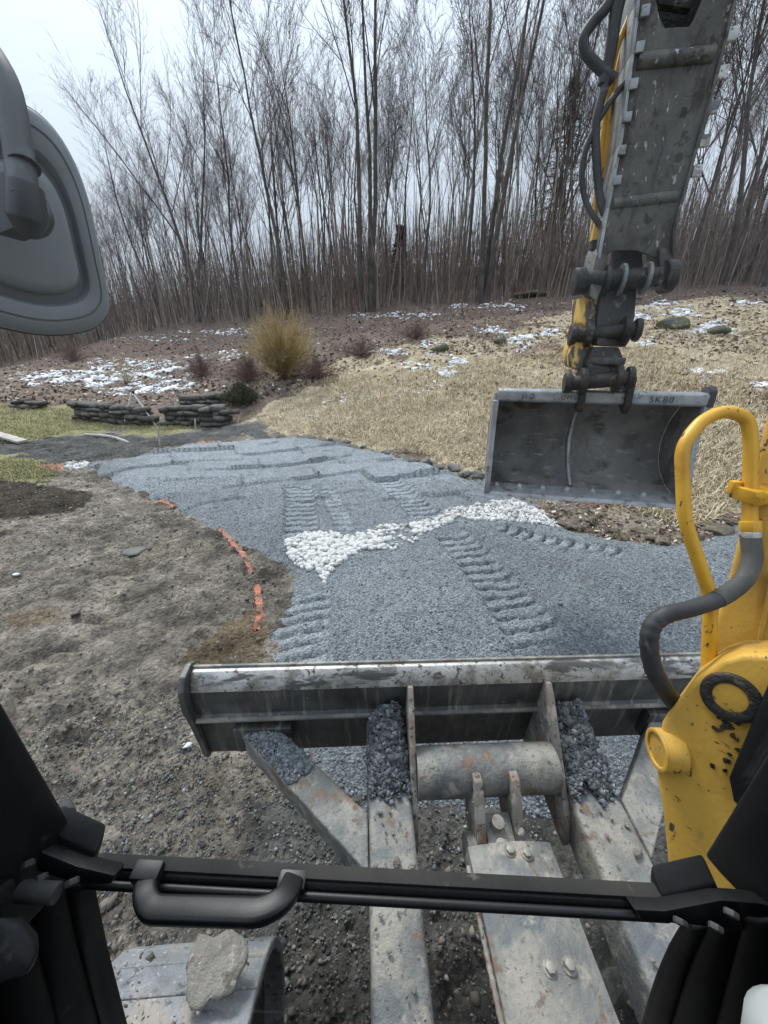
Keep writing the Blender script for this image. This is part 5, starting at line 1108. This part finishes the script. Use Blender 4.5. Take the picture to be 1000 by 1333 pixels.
MB().hull([W(a, b, d) for a, b, d in ((-30, 1195, .42), (30, 1192, .44), (50, 1215, .44), (52, 1240, .43), (38, 1268, .42), (-30, 1290, .40), (-30, 1200, .5), (40, 1210, .5), (40, 1260, .5))]).build('latch_box', M['cab_rail'], pl, .006)
MB().cyl(W(25, 1160, .50), W(75, 1163, .50), .012, 12).build('latch_rod', M['track_dark'], pl, .003)
MB().cyl(W(-20, 1165, .47), W(10, 1160, .47), .012, 12).build('latch_knob', M['cab_rail'], pl, .004)
MB().tube([W(1056, 1480, .30), W(1054, 1400, .30), W(1050, 1355, .30), W(1048, 1338, .30), W(1047, 1331, .30)], [.04, .040, .036, .026, .008], 28).build('console_knob', M['knob'], ex, 0, label='pale grey rounded plastic cap at lower right corner')
# cab shell
shell_ = MB(); shell_.box((-.01, -.45, 2.78), (.60, 0, 0), (0, .82, 0), (0, 0, .05)); shell_.build('cab_roof', M['cab_black'], ex, .03)
MB().box((-.01, -.5, 1.18), (.55, 0, 0), (0, .62, 0), (0, 0, .03)).build('cab_floor', M['cab_black'], ex, .01)
MB().box((-.01, -1.2, 1.6), (.55, 0, 0), (0, .03, 0), (0, 0, .45)).build('cab_rear', M['cab_black'], ex, .01)
MB().box((-.01, -1.2, 2.4), (.55, 0, 0), (0, .02, 0), (0, 0, .4)).build('rear_panel', M['cab_black'], ex, .01)
for s_ in (-1, 1):
    MB().box((-.01 + s_ * .57, -1.15, 1.95), (.035, 0, 0), (0, .05, 0), (0, 0, .78)).build('cab_post', M['cab_black'], ex, .01)
    MB().box((-.01 + s_ * .57, -.45, 1.55), (.02, 0, 0), (0, .62, 0), (0, 0, .38)).build('door_panel', M['cab_black'], ex, .01)
MB().box((-.01, -.62, 1.6), (.24, 0, 0), (0, .24, 0), (0, 0, .09)).build('seat', M['cab_black'], ex, .05)
MB().box((-.01, -.86, 1.95), (.23, 0, 0), (0, .06, .02), (0, -.06, .32)).build('seat_back', M['cab_black'], ex, .05)
zb = (bl.z + br.z) / 2
for nm, z0, z1 in (('windshield', zb + .012, 2.72), ('lower_window', 1.0, zb - .016)):
    gy = lambda x_: bl.y + (x_ - bl.x) * bd.y / bd.x + .012
    xa, xb = -.452, .436
    MB().prism([Vector((xa, gy(xa), z0)), Vector((xb, gy(xb), z0)), Vector((xb, gy(xb), z1)), Vector((xa, gy(xa), z1))], (0, .004, 0)).build(nm, M['glass'], ex, 0, smooth_=False)

# ------------------------------------------------------------------ mirror at upper left
mo = [(30, 133), (58, 152), (82, 180), (102, 218), (116, 258), (126, 300), (135, 345), (143, 385), (142, 408), (128, 425), (100, 434), (60, 436), (10, 428), (-50, 410), (-95, 380), (-118, 330), (-122, 250), (-105, 180), (-70, 135), (-20, 120)]
Mc = W(20, 290, .66); mn = (Vector((0.03, 0, EYE)) - Mc).normalized(); mn = (mn + Vector((.25, 0, .05))).normalized()
mpts = catmull([onplane(a, b, Mc, mn) for a, b in mo + [mo[0]]], 4)[:-1]
cen = sum(mpts, Vector()) / len(mpts)
def rings(spec, mat, name, par, label=None):
    m = MB(); rg = []
    for s_, h in spec:
        if s_ == 0: rg.append([m.bm.verts.new(cen + mn * h)] ); continue
        rg.append([m.bm.verts.new(cen + (p - cen) * s_ + mn * h) for p in mpts])
    for i in range(len(rg) - 1):
        n_ = len(mpts)
        for k in range(n_):
            if len(rg[i + 1]) == 1: m.bm.faces.new((rg[i][k], rg[i][(k + 1) % n_], rg[i + 1][0]))
            else: m.bm.faces.new((rg[i][k], rg[i][(k + 1) % n_], rg[i + 1][(k + 1) % n_], rg[i + 1][k]))
    return m.build(name, M[mat], par, 0, label=label)
mir = empty('mirror_tmp', (0, 0, 0)); mir.name = 'mirror'; mir.parent = ex; mir.matrix_parent_inverse = PINV['excavator']; PINV[mir.name] = Matrix(); mir['label'] = 'grey plastic back of the cab mirror on its tube arm'
rings([(.0, .012), (.45, .012), (.52, .010), (.555, .004), (.58, -.016), (.665, -.018), (.70, .003), (.74, .006), (.83, .007), (.842, .0035), (.853, .0035), (.865, .007), (.94, .006), (.985, .0), (1.0, -.008), (1.0, -.012)][::-1], 'mirror_grey', 'housing', mir)
rings([(1.0, -.012), (1.018, -.014), (1.022, -.024), (1.0, -.034), (.5, -.05), (0, -.052)], 'mirror_rim', 'rubber_rim', mir)
tube_ = MB().tube(catmull([W(-60, 10, .60), W(-20, 60, .60), (W(8, 110, .595)), W(22, 180, .585), W(32, 262, .575)], 6), .019, 18).build('mirror_arm', M['mirror_arm'], mir)
MB().tube([W(31, 215, .58), W(31.5, 217, .58)], .0205, 18).build('arm_joint', M['mirror_rim'], mir, .0005)
MB().tube([W(33, 240, .575), W(36, 285, .585), W(38, 300, .60)], [.022, .026, .018], 18).build('clamp', M['mirror_rim'], mir, .003)
MB().tube(catmull([W(30, 290, .59), W(48, 298, .60), W(58, 285, .605), W(50, 262, .61)], 4), .0125, 14).build('clamp_nut', M['mirror_rim'], mir, .002)
MB().hull([W(a, b, .59) + Vector((0, y_, 0)) for a, b in ((-12, 228), (8, 222), (14, 250), (20, 295), (-5, 305), (-15, 280)) for y_ in (0, .05)]).build('clamp_base', M['mirror_rim'], mir, .006)
print('objects', len(bpy.data.objects), 'tris', sum(len(m.polygons) for m in bpy.data.meshes))
